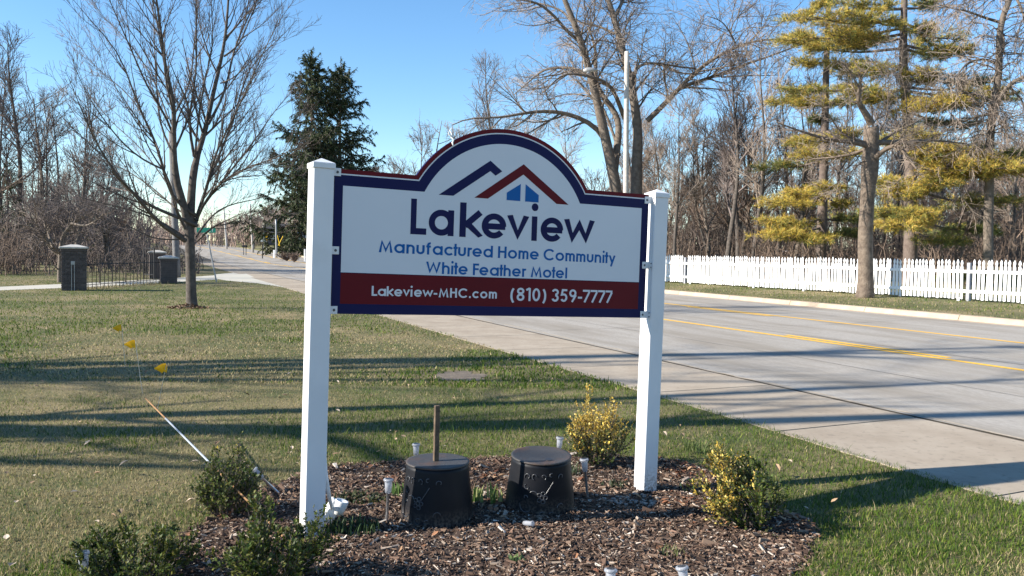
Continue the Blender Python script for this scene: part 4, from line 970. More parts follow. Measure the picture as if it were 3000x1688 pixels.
# 4. drooping tree at the right edge
RD = 33.
rb = at(2492,700,RD); rb[2] = gz(rb[0],rb[1])
t = empty('drooping_tree', (rb[0],rb[1],0), 'bare tree with tangled drooping branches at the right edge', 'tree')
ts_, tR_ = limbs([([(2330,1840),(2330,1500),(2340,1300),(2340,1000),(2350,850),(2370,700),(2420,450),(2400,300),(2400,150),(2460,40),(2520,-100)],-1,.20,.10),
 ([(2355,800),(2430,640),(2500,560),(2576,530),(2700,500)],(-.5,-2),.12,.05)], RD, cD, 20)
dl, dR = limbs([
 ([(2420,200),(2440,280),(2430,380),(2500,370),(2600,370)],(0,-1.5),.06,.02),
 ([(2400,150),(2300,120),(2200,80),(2100,60),(2000,40)],(0,-2),.06,.012),
 ([(2420,450),(2300,400),(2200,420),(2120,500),(2100,640)],(0,-2),.06,.012),
 ([(2370,700),(2250,640),(2120,640),(2020,720),(1980,820)],(0,-1.5),.06,.012),
 ([(2360,780),(2250,800),(2120,850),(2000,870),(1900,830)],(0,1.5),.05,.01),
 ([(2420,640),(2360,760),(2300,880),(2220,1000)],(0,-1.5),.05,.01),
 ([(2500,-60),(2560,60),(2600,200),(2590,350)],(0,-1),.06,.015),
 ([(2480,0),(2350,-40),(2200,-60),(2080,0),(2000,120)],(0,1),.06,.015),
 ([(2480,600),(2560,680),(2600,800)],(-1,-1),.05,.01),
 ([(2330,1250),(2200,1180),(2050,1190),(1880,1160)],(0,-.5),.05,.012),
], RD, cD, 14)
g4 = np.random.default_rng(9)
q1,r1 = grow(dl,dR,150,.1,1,50,2.2,8,-.55,.2,.5,.016,g=g4); q1b,r1b = grow(ts_,tR_,50,.45,1,60,2.4,8,-.7,.2,.2,.02,g=g4); q1=np.concatenate([q1,q1b]); r1=np.concatenate([r1,r1b])
q2,r2 = grow(q1,r1,1500,.1,1,48,1.15,6,-.3,.22,.5,.009,tip=.6,g=g4)
q3,r3 = grow(q2,r2,2600,.15,1,45,.5,4,0,.15,.6,.0062,tip=.7,g=g4)
mb = MB(); tubes(mb,ts_,tR_,10); o = mb.obj('trunk', M['bark2'], t, smooth=True); o.location = (-rb[0],-rb[1],0)
mb = MB(); tubes(mb,dl,dR,6); tubes(mb,q1,r1,4); o = mb.obj('limbs', M['bark2'], t, smooth=True); o.location = (-rb[0],-rb[1],0)
mb = MB(); [tubes(mb,a_,b_,3) for a_,b_ in ((q2,r2),(q3,r3))]; o = tag(mb.obj('twigs', M['twig_pale'], t), kind='stuff'); o.location = (-rb[0],-rb[1],0)

# 5. pines with yellowing needles
def needles(mb, P, n, L_, wd, cols, g_, droop=0., up=.35, t0=.1):
    N, K, _ = P.shape; i = g_.integers(0,N,n); u = g_.uniform(t0,1,n); f = u*(K-1); k = np.minimum(f.astype(int),K-2); fr_ = (f-k)[:,None]
    c = P[i,k]*(1-fr_)+P[i,k+1]*fr_; T = P[i,k+1]-P[i,k]; T /= np.linalg.norm(T,axis=1,keepdims=True)+1e-9
    d = T*.6+g_.normal(size=(n,3))*.55+np.array([0,0,up-droop]); d /= np.linalg.norm(d,axis=1,keepdims=True)
    s2 = np.cross(d, g_.normal(size=(n,3))); s2 /= np.linalg.norm(s2,axis=1,keepdims=True)+1e-9
    le = L_*g_.uniform(.6,1.3,n)[:,None]; w2 = wd*g_.uniform(.7,1.3,n)[:,None]
    V = np.stack([c-s2*w2*.5, c+s2*w2*.5, c+d*le],1)
    col = cols(c, i, n)
    mb.add(V.reshape(-1,3), np.arange(n*3).reshape(-1,3), 0, np.repeat(col,3,axis=0))
def pine(base_px, D, trunk, r0, pads, label, seed, fn=cD, H=None):
    g_ = np.random.default_rng(seed); b = at(base_px[0], base_px[1], D); b[2] = gz(b[0],b[1])
    t = empty('pine_tree', (b[0],b[1],0), label, 'pine tree', 'pines with yellowing needles behind the picket fence')
    tp, tr = limbs([(trunk, 0., r0, r0*.35)], D, fn, 20); tp[0,0,2] = b[2]-.1
    mb = MB(); tubes(mb,tp,tr,12); o = mb.obj('trunk', M['pinebark'], t, smooth=True); o.location = (-b[0],-b[1],0)
    BP, TW, YC = [], [], []
    for (x0,y0,x1,y1,yel,dep) in pads:      # bough from trunk height y0 to tip at (x1,y1); needles start at x0
        tip = at(*fn(x1,y1), D+dep)
        zt_ = at(*fn(x0,y0), D)[2]; k = np.argmin(np.abs(tp[0,:,2]-min(zt_,tip[2]+.2))); s0_ = tp[0,k].copy(); s0_[2] = min(zt_, tip[2]+.5)
        mid = (s0_+tip)/2; mid[2] -= .12*np.linalg.norm(tip-s0_)*.5
        p = resample([s0_, mid, tip], 10); BP.append(p); YC.append(yel)
    BP = np.array(BP); BR = np.tile(np.linspace(.07,.015,10),(len(BP),1))
    mb = MB(); tubes(mb,BP,BR,5)
    fo = MB()
    for p, yel in zip(BP,YC):
        ln = np.linalg.norm(p[-1]-p[0])
        s1_,sr1 = grow(p[None],np.full((1,10),.02),int(10+ln*6),.26,1,55,min(1.7,.4+ln*.28),5,.05,.10,.6,.009,g=g_,lt=.35)
        s1_[:,:,2] = p[-1,2]*0+s1_[:,:,2]*.22+.78*np.interp(s1_[:,:,0]*0+.7,[0,1],[p[5,2],p[-1,2]])   # flattened sprays
        s2_,sr2 = grow(s1_,sr1,len(s1_)*6,.15,1,50,.62,4,.25,.12,.6,.006,g=g_)
        s2_[:,:,2] = s2_[:,:1,2]+(s2_[:,:,2]-s2_[:,:1,2])*.6
        tubes(mb,s1_,sr1,3); tubes(mb,s2_,sr2,3)
        zc = s1_[...,2].mean()
        def cols(c,i,n,yel=yel,zc=zc):
            Yc = np.array([(.60,.42,.06),(.50,.41,.09),(.60,.38,.11),(.36,.33,.08)])[g_.integers(0,4,n)]
            Gc = np.array([(.13,.17,.05),(.20,.21,.06),(.09,.12,.045)])[g_.integers(0,3,n)]
            pr = np.clip(yel+(c[:,2]-zc)*.9,0,.95); return np.where((g_.uniform(size=n)<pr)[:,None],Yc,Gc)*g_.uniform(.7,1.25,(n,1))
        needles(fo, s2_, int(len(s2_)*25), .20, .014, cols, g_, up=.3)
        needles(fo, s1_, int(len(s1_)*20), .20, .014, cols, g_, up=.3)
    o = tag(mb.obj('boughs', M['pinebark'], t), None); o.location = (-b[0],-b[1],0)
    o = tag(fo.obj('needles', M['needle'], t), kind='stuff'); o.location = (-b[0],-b[1],0)
    return t
padsA = [  # x0,y0 (at trunk), x1,y1 tip, yellowness, depth of tip
 (1750,60,1330,20,.5,-1),(1750,110,1080,110,.65,-2),(1750,100,1500,120,.5,-2.5),(1750,130,1920,200,.45,-1),(1750,60,1950,20,.25,1),
 (1750,170,1250,240,.6,-1.5),(1750,190,990,260,.7,.5),(1750,190,2100,270,.5,1),(1750,260,1420,290,.45,2),(1750,280,2190,360,.5,-1),(1750,330,2050,370,.1,2),
 (1750,330,1140,330,.55,2),(1750,420,1500,470,.45,-2),(1750,440,1930,500,.65,-2),(1750,450,1250,430,.45,1.5),(1750,540,1900,560,.6,1),(1750,600,1430,620,.5,-2),
 (1760,600,2290,560,.05,2),(1760,640,2060,680,.85,-2.5),(1760,660,1500,670,.7,-1),(1770,660,2440,660,.35,-1),(1780,760,2150,720,.3,1),(1780,760,2170,860,.02,2),
 (1780,880,1850,940,.7,-3),(1790,900,1640,960,.5,-2),(1790,1000,2000,1040,.7,-2),(1790,1010,2200,1010,.1,1.5),(1790,1020,2480,1060,.12,0),(1800,1080,2370,1140,.8,-2.5),(1800,1100,2180,1100,.7,-3),
 (1800,1130,2550,1180,.9,-3),(1800,1150,1620,1260,.6,-2),(1800,1200,1700,1330,.75,-2.5),(1800,1200,1880,1300,.6,-2),(1800,1240,2060,1200,.6,-1),(1800,1300,2430,1390,.5,1),
 (1800,1420,1640,1450,.4,-3),(1800,1420,1720,1540,.85,-3.5),(1800,1380,1840,1480,.7,-3),(1800,1440,2080,1660,.25,-2),(1800,1500,2300,1580,.05,1),(1800,1560,2530,1900,.0,2),(1800,1090,2330,1090,.9,-3.5),(1800,1110,2450,1150,.95,-4),(1800,1080,2200,1130,.85,-4),(1790,980,2020,1030,.85,-3.5),(1760,640,1980,700,.9,-3.5),(1800,1260,2020,1230,.7,-3),(1800,1120,2280,1180,.85,-3),(1750,620,2500,640,.6,-2.5)]
pine((2287,680), 35.5, [(1790,1900),(1800,1700),(1800,1400),(1800,1000),(1770,750),(1745,450),(1750,200),(1755,0),(1760,-250)], .30, padsA, 'tall pine with yellow green boughs, thick trunk right of the topped tree', 51)
padsB = [(1235,30,1180,20,.6,-1),(1230,120,1060,110,.7,-1),(1225,230,960,265,.75,-1.5),(1225,250,1480,200,.7,1),(1220,330,1150,310,.5,1),(1220,420,1060,430,.65,-1),(1220,430,1440,520,.5,1),
 (1215,600,990,610,.45,-2),(1215,620,1400,600,.45,1),(1215,650,890,700,.65,0),(1215,680,1050,700,.75,-2),(1210,700,1380,700,.3,1),(1210,840,1180,820,.02,1.5),
 (1205,900,1400,920,.6,-2),(1205,950,1060,950,.7,-2),(1205,950,990,980,.55,1),(1205,1040,1040,1060,.75,-2.5),(1200,1040,1400,1060,.75,-2),(1200,1100,820,1150,.15,2),
 (1200,1230,1250,1290,.7,-2),(1200,1260,1000,1330,.8,-2),(1200,1300,830,1390,.85,-2.5),(1195,1330,1330,1410,.5,1),(1195,1500,860,1520,.75,-2),(1195,1500,1400,1500,.15,1),(1195,1560,790,1600,.9,-2.5),(1195,1580,1060,1640,.7,-3),(1195,1600,1420,1600,.1,0),(1195,1480,1000,1560,.5,1)]
pine((2065,655), 40., [(1180,1830),(1190,1600),(1195,1400),(1210,900),(1220,450),(1235,30),(1240,-150)], .26, padsB, 'slimmer pine with layered yellow boughs left of the topped tree', 52)

# 6. generic bare trees: two prototypes of each, then copies
def bare(name, H, r0, seed, mt, mw_, label, spread=.35, nl=22, n2=260, n3=900, start=.3, forks=1, rmin=.012, n1len=.34, pale=None):
    g_ = np.random.default_rng(seed); Ps, Rs = [], []
    for k in range(forks):
        a = g_.uniform(0,2*PI); le = .0 if forks == 1 else .18*g_.uniform(.5,1.3)
        z = np.linspace(0,1,14); P = np.stack([H*(le*math.cos(a)*z**1.2+.02*np.sin(z*5+a)), H*(le*math.sin(a)*z**1.2+.02*np.cos(z*6)), H*z*(1 if k == 0 else g_.uniform(.75,.95))],-1)
        Ps.append(P); Rs.append(r0*(1-.86*z)*(1 if k == 0 else .75))
    P0, R0 = np.array(Ps), np.array(Rs)
    P1,R1 = grow(P0,R0,nl*forks+.0 if False else int(nl*forks),start,.97,42,H*n1len*(.75+spread),9,.55,.09,.5,rmin*2,g=g_,lt=.6) if nl*forks > 50 else grow(P0,R0,float(nl),start,.97,42,H*n1len*(.75+spread),9,.55,.09,.5,rmin*2,g=g_,lt=.6)
    P2,R2 = grow(P1,R1,n2,.15,1,40,H*.12,6,.35,.11,.5,rmin,tip=.6,g=g_)
    P3,R3 = grow(P2,R2,n3,.15,1,40,H*.055,4,.15,.12,.6,rmin*.72,tip=.7,g=g_)
    t = empty(name, (0,0,0), label, 'tree')
    mb = MB(); tubes(mb,P0,R0,8); mb.obj('trunk', mt, t, smooth=True)
    mb = MB(); tubes(mb,P1,R1,4); tubes(mb,P2,R2,3); tubes(mb,P3,R3,3); mb.obj('crown', mw_, t)
    return t
wl = 'slender bare tree in the dense wood behind the white picket fence'; wg = 'bare trees in the wood beyond the fence'
pro = [bare('woodland_tree', 10, .15, 60, M['bark2'], M['twig_brown'], wl, .2, 20, 300, 900, .25), bare('woodland_tree', 11, .13, 61, M['bark1'], M['twig_pale'], wl, .15, 18, 280, 800, .3),
       bare('woodland_tree', 9, .12, 62, M['bark2'], M['twig_brown'], wl, .3, 16, 300, 900, .2, 2), bare('woodland_tree', 12, .17, 63, M['bark1'], M['twig'], wl, .35, 22, 340, 1000, .25)]
g5 = np.random.default_rng(12); cnt = 0
def place(proto, used, loc, rz, s_, label, group):
    if not proto.get('used'):
        proto['used'] = 1; proto.location = tuple(loc); proto.rotation_euler = (0,0,rz); proto.scale = (s_,)*3; proto['label'] = label; proto['group'] = group; return proto
    return dup(proto, loc, rz, s_, label, group)
wood_xy = []
for k in range(600):
    if cnt >= 92: break
    rat = g5.uniform(.13,.68); yd = g5.uniform(44,74); x_ = rat*yd; s_, w_ = sw(x_, yd)
    if w_ < 24: continue
    if any((x_-a)**2+(yd-b)**2 < 3.2 for a,b in wood_xy): continue
    wood_xy.append((x_,yd)); p = pro[g5.integers(0,4)]
    reg = 'left of both pines' if rat < .33 else ('between the pines' if rat < .46 else 'right of both pines'); dep = 'before the wood' if yd < 52 else ('amid the wood' if yd < 62 else 'deep in the wood')
    kind_ = ('slender brown bare tree', 'thin pale bare tree', 'forked brown bare tree', 'taller grey bare tree')[pro.index(p)]
    place(p, None, (x_,yd,gz(x_,yd)-.05), g5.uniform(0,6.28), g5.uniform(.62,1.12), f'{kind_} {dep}, {reg}', wg); cnt += 1
# named saplings standing forward of the wood
for (px, D, sc_, k, lab) in ((1905,43,1.05,1,'pale slender double trunked tree just left of the first pines'),(1838,44,.95,3,'straight bare tree between the farther sign post and the pale slender tree'),(1700,41,.8,1,'thin pale tree close behind the farther white post'),(2400,36,.42,2,'small low forked tree behind the grey fence post on the right'),(2010,46,1.0,0,'bare tree just left of the slimmer pine')):
    b = at(px,650,D); dup(pro[k], (b[0],b[1],gz(b[0],b[1])-.05), px*.37, sc_, lab, wg)
# brush: nobody could count the stems
def brush(name, pts, hts, seed, m, label, ns=9, n1=5, n2=9, rm=.010, cat='brush'):
    g_ = np.random.default_rng(seed); N = len(pts)*ns; b = np.repeat(pts, ns, axis=0)+np.column_stack([g_.normal(size=(N,2))*.8, np.zeros(N)])
    H = np.repeat(hts, ns)*g_.uniform(.45,1.1,N); a = g_.uniform(0,2*PI,N); le = g_.uniform(.05,.45,N)*H; z = np.linspace(0,1,7)[None]
    bend = g_.uniform(.8,2.2,(N,1))
    P = np.stack([b[:,0:1]+(le*np.cos(a))[:,None]*z**bend+.05*g_.normal(size=(N,7)), b[:,1:2]+(le*np.sin(a))[:,None]*z**bend, b[:,2:3]+H[:,None]*z],-1)
    R = np.linspace(rm*2.2,rm*.8,7)[None]*np.ones((N,1))
    P1,R1 = grow(P,R,int(N*n1),.1,1,50,np.mean(hts)*.34,5,.1,.2,.6,rm*.8,tip=.6,g=g_)
    P2,R2 = grow(P1,R1,int(N*n2),.1,1,50,np.mean(hts)*.16,3,0,.15,.7,rm*.65,tip=.8,g=g_)
    mb = MB(); tubes(mb,P,R,4); tubes(mb,P1,R1,3); tubes(mb,P2,R2,3)
    return tag(mb.obj(name, m), label, cat, kind='stuff')
def scat(n, r0, r1, y0, y1, wmin, wmax, g_):
    out = []
    while len(out) < n:
        yd = g_.uniform(y0,y1); x_ = g_.uniform(r0,r1)*yd; s_, w_ = sw(x_,yd)
        if wmin < w_ < wmax: out.append((x_,yd,gz(x_,yd)-.05))
    return np.array(out)
gb = np.random.default_rng(14)
q = scat(110,.10,.72,38,52,22.5,60,gb); brush('underbrush', q, gb.uniform(1.6,3.6,110), 71, M['twig_brown'], 'tangled leafless brown underbrush right behind the picket fence', 8, 5, 10, .011)
q = scat(120,.08,.75,50,66,24,80,gb); brush('underbrush', q, gb.uniform(3,5.6,120), 72, M['twig_dark'], 'dense grey brown thicket deeper in the wood behind the fence', 7, 5, 9, .016)
q = scat(130,.03,.80,68,95,24,120,gb); brush('far_wood', q, gb.uniform(5,8.5,130), 73, M['twig_dark'], 'far mass of bare grey brown trees closing the view behind the wood', 6, 5, 9, .03, 'wood')
# behind the board, along the far side of the road
q = scat(60,-.14,.10,70,105,15.5,60,gb); brush('underbrush', q, gb.uniform(1.5,3.6,60), 74, M['twig_brown'], 'brown roadside brush seen over the left shoulder of the sign', 7, 5, 9, .018)

# 7. spruces
def spruce(b, H, rad, label, seed, n=70, group=None, low=.03, name='spruce_tree', dens=1.0, thin=.0):
    g_ = np.random.default_rng(seed); t = empty(name, (b[0],b[1],b[2]), label, 'spruce', group)
    z = np.linspace(0,1,12); P0 = np.stack([0*z,0*z,H*z],-1)[None]; R0 = (H*.016*(1-.93*z))[None]
    mb = MB(); tubes(mb,P0,R0,8); mb.obj('trunk', M['pinebark'], t, smooth=True)
    nb = n; h = low+(1-low)*(np.linspace(0,1,nb)**.9); a = np.arange(nb)*2.4+g_.normal(size=nb)*.3
    L_ = rad*(1-h)**.85*g_.uniform(.45,1.25,nb)+H*.012; zz = np.linspace(0,1,8)[None]
    dr = g_.uniform(.10,.32,nb)*(1.2-h)
    up_ = np.where(h > .7, .5, .1)[:,None]
    P = np.stack([np.cos(a)[:,None]*L_[:,None]*zz, np.sin(a)[:,None]*L_[:,None]*zz, H*h[:,None]*.97+L_[:,None]*(up_*zz-dr[:,None]*3.0*zz*(1-zz)-.25*(1-up_)*zz)],-1)
    R = np.linspace(H*.004,H*.0012,8)[None]*np.ones((nb,1))
    mb = MB(); tubes(mb,P,R,4)
    P1,R1 = grow(P,R,int(nb*9*dens),.12,1,52,rad*.26,5,-.35,.08,.6,H*.0011,g=g_,lt=.45)
    tubes(mb,P1,R1,3); mb.obj('boughs', M['pinebark'], t)
    fo = MB()
    def cols(c,i,n_):
        k = np.array([(.040,.058,.026),(.055,.075,.03),(.03,.042,.022),(.085,.095,.05)])[g_.integers(0,4,n_)]; return k*g_.uniform(.7,1.3,(n_,1))
    needles(fo, P1, int(nb*230*dens), H*.020, H*.0048, cols, g_, droop=.95, up=0)
    needles(fo, P, int(nb*60*dens), H*.019, H*.0045, cols, g_, droop=.5, up=0)
    tag(fo.obj('needles', M['needle'], t), kind='stuff'); return t
def base_at(px, D): b = at(px, 600, D); b[2] = gz(b[0],b[1]); return b
b1 = base_at(782,114); h1 = at(782,132,114)[2]-b1[2]; spruce(b1, h1, 9.6, 'tall dark spruce left of the nearer post, the leftmost of the twin spruces', 81, 112, dens=1.6)
b1 = base_at(853,118); h1 = at(853,158,118)[2]-b1[2]; spruce(b1, h1, 10.4, 'tall dark spruce right behind its twin, over the left end of the board', 82, 112, dens=1.6)
for (px, D, top_, rad, lab, sd) in ((640,150,538,2.6,'small dark spruce by the distant utility poles',83),(655,165,560,2.4,'small bluish spruce behind the yellow road sign',84),(560,170,565,2.6,'small dark spruce beside the green street sign',85)):
    b1 = base_at(px,D); h1 = at(px,top_,D)[2]-b1[2]; spruce(b1, h1, rad, lab, sd, 36, dens=.6)
# left wood: ivy dark trees and thickets
pro.append(bare('round_tree', 9.5, .15, 67, M['bark2'], M['twig'], 'x', .5, 20, 520, 2400, .12, 3, rmin=.011, n1len=.36)); orp = pro[-1]
for (px, D, s_, k, lab) in ((40,52,1.15,3,'tall bare tree at the far left edge'),(85,52,1.1,4,'bare tree second from the left edge behind the thicket'),(185,50,.98,4,'round crowned bare tree above the tall brick pillar'),(268,53,.80,4,'bare tree right of the round crowned one, left of the lawn tree'),(330,56,.62,2,'low bare tree seen through the left branches of the lawn tree'),
                            (-60,46,1.2,0,'bare tree cut by the left edge of the view'),(140,62,1.1,1,'pale bare tree rising behind the round crowned tree'),(225,66,1.0,2,'forked bare tree far behind the tall brick pillar'),(10,60,1.25,1,'thin bare tree reaching high at the left edge')):
    b = base_at(px,D); place(pro[k], None, b, px*.7, s_, lab, 'bare trees on the left')
def scl(n, x0, x1, d0, d1, g_): return np.array([base_at(g_.uniform(x0,x1), g_.uniform(d0,d1)) for _ in range(n)])
gl = np.random.default_rng(15)
q = scl(24,-120,120,39,46,gl); brush('thicket', q, gl.uniform(1.4,3.2,24), 75, M['twig_brown'], 'brown leafless thicket behind the driveway on the left', 9, 6, 12, .011)
q = scl(60,-150,360,70,95,gl); brush('far_thicket', q, gl.uniform(4,8,60), 79, M['twig_dark'], 'far grey wood behind the left thicket', 7, 5, 9, .03)
q = scl(60,-150,380,58,72,gl); brush('thicket', q, gl.uniform(2.6,5.6,60), 76, M['twig'], 'dark grey thicket filling the left background', 8, 5, 10, .015)
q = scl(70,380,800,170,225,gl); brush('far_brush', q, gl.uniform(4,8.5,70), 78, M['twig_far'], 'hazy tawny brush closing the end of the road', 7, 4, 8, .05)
q = scl(34,230,470,44,58,gl); brush('thicket', q, gl.uniform(1.2,2.6,34), 77, M['twig_dark'], 'low dark brush between the lawn tree and the driveway gate', 8, 5, 9, .013)
spruce(base_at(20,47), 6.2, 2.4, 'dark overgrown evergreen at the left edge', 86, 30, dens=.7)
spruce(base_at(250,60), 4.6, 2.6, 'dark evergreen behind the thicket right of the tall pillar', 87, 30, dens=.7)
for i, (px, D, hh, lab) in enumerate(((250,33,1.15,'low black green shrub behind the iron fence, leftmost'),(283,34,1.05,'low black green shrub behind the iron fence, second from the left'),(315,34.5,1.3,'tallest low black green shrub behind the middle of the iron fence'),(345,36,1.2,'low black green shrub behind the right end of the iron fence'))): spruce(base_at(px,D), hh, .75, lab, 90+i, 24, name='dark_shrub', dens=.35)
# tree leaning over the big pillar
b = at(158,735,33.); 
t = empty('leaning_orchard_tree', (b[0],b[1],0), 'low wide bare tree spreading from behind the tall brick pillar', 'tree')
cE = lambda x, y: ((x/4.529)/1.1647, (540+y/4.529)/1.1647)
q0, r0 = limbs([([(800,1340),(790,1150),(800,950),(820,830),(790,720),(830,650),(950,520),(1100,420),(1350,330)],0,.11,.03),([(815,920),(700,850),(600,700),(480,580),(460,430),(470,250)],(0,-1),.10,.02),([(820,830),(900,640),(900,300),(880,100)],(0,1.5),.07,.02),([(700,850),(640,640),(560,440),(430,400),(250,360)],(-.5,1),.05,.015),([(950,520),(1150,560),(1280,480),(1400,380)],(-.2,-2),.05,.012),([(790,1150),(700,1060),(640,960),(560,920)],(0,-.8),.03,.01)],33.,cE,12)
g6 = np.random.default_rng(17); q1,r1 = grow(q0,r0,120,.25,1,45,1.4,7,.3,.14,.5,.012,g=g6); q2,r2 = grow(q1,r1,800,.15,1,45,.7,5,.1,.15,.6,.0075,tip=.6,g=g6); q3,r3 = grow(q2,r2,1500,.15,1,45,.35,4,0,.13,.6,.006,tip=.7,g=g6)
mb = MB(); tubes(mb,q0,r0,7); tubes(mb,q1,r1,4); o = mb.obj('limbs', M['bark2'], t, smooth=True); o.location = (-b[0],-b[1],0)
mb = MB(); tubes(mb,q2,r2,3); tubes(mb,q3,r3,3); o = tag(mb.obj('twigs', M['twig'], t), kind='stuff'); o.location = (-b[0],-b[1],0)
# far trees over the road's end, trees over the arch
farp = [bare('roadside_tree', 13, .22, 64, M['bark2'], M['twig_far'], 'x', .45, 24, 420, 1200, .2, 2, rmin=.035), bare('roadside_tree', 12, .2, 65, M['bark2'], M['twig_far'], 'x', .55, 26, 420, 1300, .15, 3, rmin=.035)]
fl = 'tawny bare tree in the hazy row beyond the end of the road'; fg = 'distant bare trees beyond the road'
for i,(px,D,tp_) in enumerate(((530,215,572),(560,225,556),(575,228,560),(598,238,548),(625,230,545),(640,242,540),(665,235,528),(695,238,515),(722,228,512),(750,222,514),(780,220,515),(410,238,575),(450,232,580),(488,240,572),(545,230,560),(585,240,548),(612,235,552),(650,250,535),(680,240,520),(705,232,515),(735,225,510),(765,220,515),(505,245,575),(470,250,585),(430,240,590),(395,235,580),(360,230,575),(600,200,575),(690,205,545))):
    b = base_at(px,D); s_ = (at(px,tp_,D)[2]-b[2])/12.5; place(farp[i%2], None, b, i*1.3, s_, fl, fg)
for (px,D,tp_,k,lab,sd) in ((1225,88,150,3,'tall fine twigged bare tree rising above the left of the arch',1),(1085,84,275,2,'round crowned bare tree above the left shoulder of the sign',2),(1330,80,330,0,'bare tree just behind the top right of the arch',3),(1420,76,300,1,'slender bare tree over the right shoulder of the sign',4),(1150,95,330,0,'small bare tree between the two above the arch',5),(1020,100,380,2,'low bare tree near the spruces over the left shoulder of the sign',6),(955,105,420,3,'small bare tree right against the twin spruces',7),(1480,72,400,2,'forked bare tree over the right end of the board',8)):
    b = base_at(px,D); H_ = (10,11,9,12)[k]; s_ = (at(px,tp_,D)[2]-b[2])/(H_*1.05); r = dup(pro[k], b, sd*1.9, s_, lab, 'bare trees behind the arch')
# trees outside the view on the left: their shadows stripe the lawn and the road
shp = bare('street_tree', 15, .29, 66, M['bark1'], M['twig'], 'tall bare tree on the lawn outside the left of the view, nearest the sign', .12, 13, 70, 130, .25, 2, rmin=.014, n1len=.30)
shp.location = (-13.6, 4.9, 0)
for i, (x_, y_, s_, lab) in enumerate(((-17.5,5.4,1.12,'tall bare tree on the lawn outside the left of the view, second from the sign'),(-21,6.3,1.2,'tall bare tree on the lawn outside the left of the view, farthest from the sign'))):
    dup(shp, (x_,y_,0), 2.1+i*1.7, s_, lab, None)

# ---------------------------------------------------------------- picket fence
zf0 = .28
fA = gnd(1675,708,.28)[:2]; fB = gnd(2575,765,.28)[:2]; fd = (fB-fA)/np.linalg.norm(fB-fA); fn_ = np.array([-fd[1],fd[0]])
if fn_[0] > 0: fn_ = -fn_           # towards the road
flen = np.linalg.norm(fB-fA)
fence = empty('picket_fence', (0,0,0), 'long white gothic picket fence along the far side of the road', 'fence')
def fbase(u): p = fA+fd*u; return p[0], p[1], gz(p[0],p[1])
PW = .082
prof = [(-PW/2,0),(PW/2,0),(PW/2,1.02),(PW/2*.55,1.05),(PW/2*.62,1.085),(PW/2*.95,1.12),(PW/2*.8,1.165),(0,1.235),(-PW/2*.8,1.165),(-PW/2*.95,1.12),(-PW/2*.62,1.085),(-PW/2*.55,1.05),(-PW/2,1.02)]
mb = MB(); n = len(prof); mb.v.append(np.array([[x,y,z] for y in (0,.02) for x,z in prof],float)); mb.n = 2*n
mb.f.append(np.array([list(range(n))])); mb.f.append(np.array([list(range(n,2*n))[::-1]])); mb.f.append(np.array([[i,i+n,(i+1)%n+n,(i+1)%n] for i in range(n)])); mb.m = [np.zeros(1,int),np.zeros(1,int),np.zeros(n,int)]
pick = mb.mesh('picket', M['pfence']); ang = math.atan2(fd[1], fd[0])
if (np.array([math.sin(ang),-math.cos(ang)])@fn_) < 0: ang += PI
gf = np.random.default_rng(19)
posts_u = [gnd(1756,711,.28)[:2], gnd(2391,757,.28)[:2]]; posts_u = [float((p-fA)@fd) for p in posts_u]; sec = posts_u[1]-posts_u[0]
pu = [posts_u[0]-sec, *posts_u, posts_u[1]+sec*.62]
u = pu[0]; cnt = 0
while u < flen+3.2:
    if min(abs(u-p) for p in pu) > .10:
        x, y, z = fbase(u); o = link('picket', pick, fence, (x+fn_[0]*.03, y+fn_[1]*.03, z+.06+gf.normal()*.012)); o.rotation_euler = (gf.normal()*.01, gf.normal()*.014, ang); o.scale = (1+gf.normal()*.03, 1, 1+gf.normal()*.006); cnt += 1
    u += .1365
print('pickets', cnt)
Rz_ = np.array([[math.cos(ang),-math.sin(ang),0],[math.sin(ang),math.cos(ang),0],[0,0,1]])
for a, b in zip(pu[:-1], pu[1:]):
    for zr in (.26,.88):
        A_0, B_0 = np.array(fbase(a+.05)), np.array(fbase(b-.05)); mb = MB(); v = []
        for p in (A_0,B_0):
            for oy, oz in ((-.008,0),(-.045,0),(-.045,.09),(-.008,.09)): v.append([p[0]+fn_[0]*(oy+.03-.012), p[1]+fn_[1]*(oy+.03-.012), p[2]+zr+oz])
        mb.add(v, [[0,1,2,3],[7,6,5,4],[0,4,5,1],[1,5,6,2],[2,6,7,3],[3,7,4,0]]); mb.obj('rail', M['pfence'], fence)
        mb = MB(); v = []
        for p in (A_0,B_0):      # thin white batten over the pickets
            for oy, oz in ((.052,0),(.0655,0),(.0655,.085),(.052,.085)): v.append([p[0]+fn_[0]*oy, p[1]+fn_[1]*oy, p[2]+zr+oz])
        mb.add(v, [[0,1,2,3],[7,6,5,4],[0,4,5,1],[1,5,6,2],[2,6,7,3],[3,7,4,0]]); mb.obj('batten', M['pfence'], fence)
for k, p in enumerate(pu):
    x, y, z = fbase(p); mb = MB(); bevbox(mb, -.055,-.055,-.1,.055,.055,1.20,.006); o = mb.obj('fence_post', M['fpost'], fence, (x,y,z)); o.rotation_euler = (0,0,ang)
for px in (1740,1900,2026,2202,2416,2680):      # short white feet showing under the pickets
    for q in (0,):
        uu_ = float((gnd(px, 708+(px-1675)*.0633, .28)[:2]-fA)@fd); x, y, z = fbase(uu_); mb = MB(); bevbox(mb, -.04,-.02,-.08,.04,.03,.10,.004); o = mb.obj('foot_block', M['pfence'], fence, (x+fn_[0]*.10,y+fn_[1]*.10,z)); o.rotation_euler = (0,0,ang)

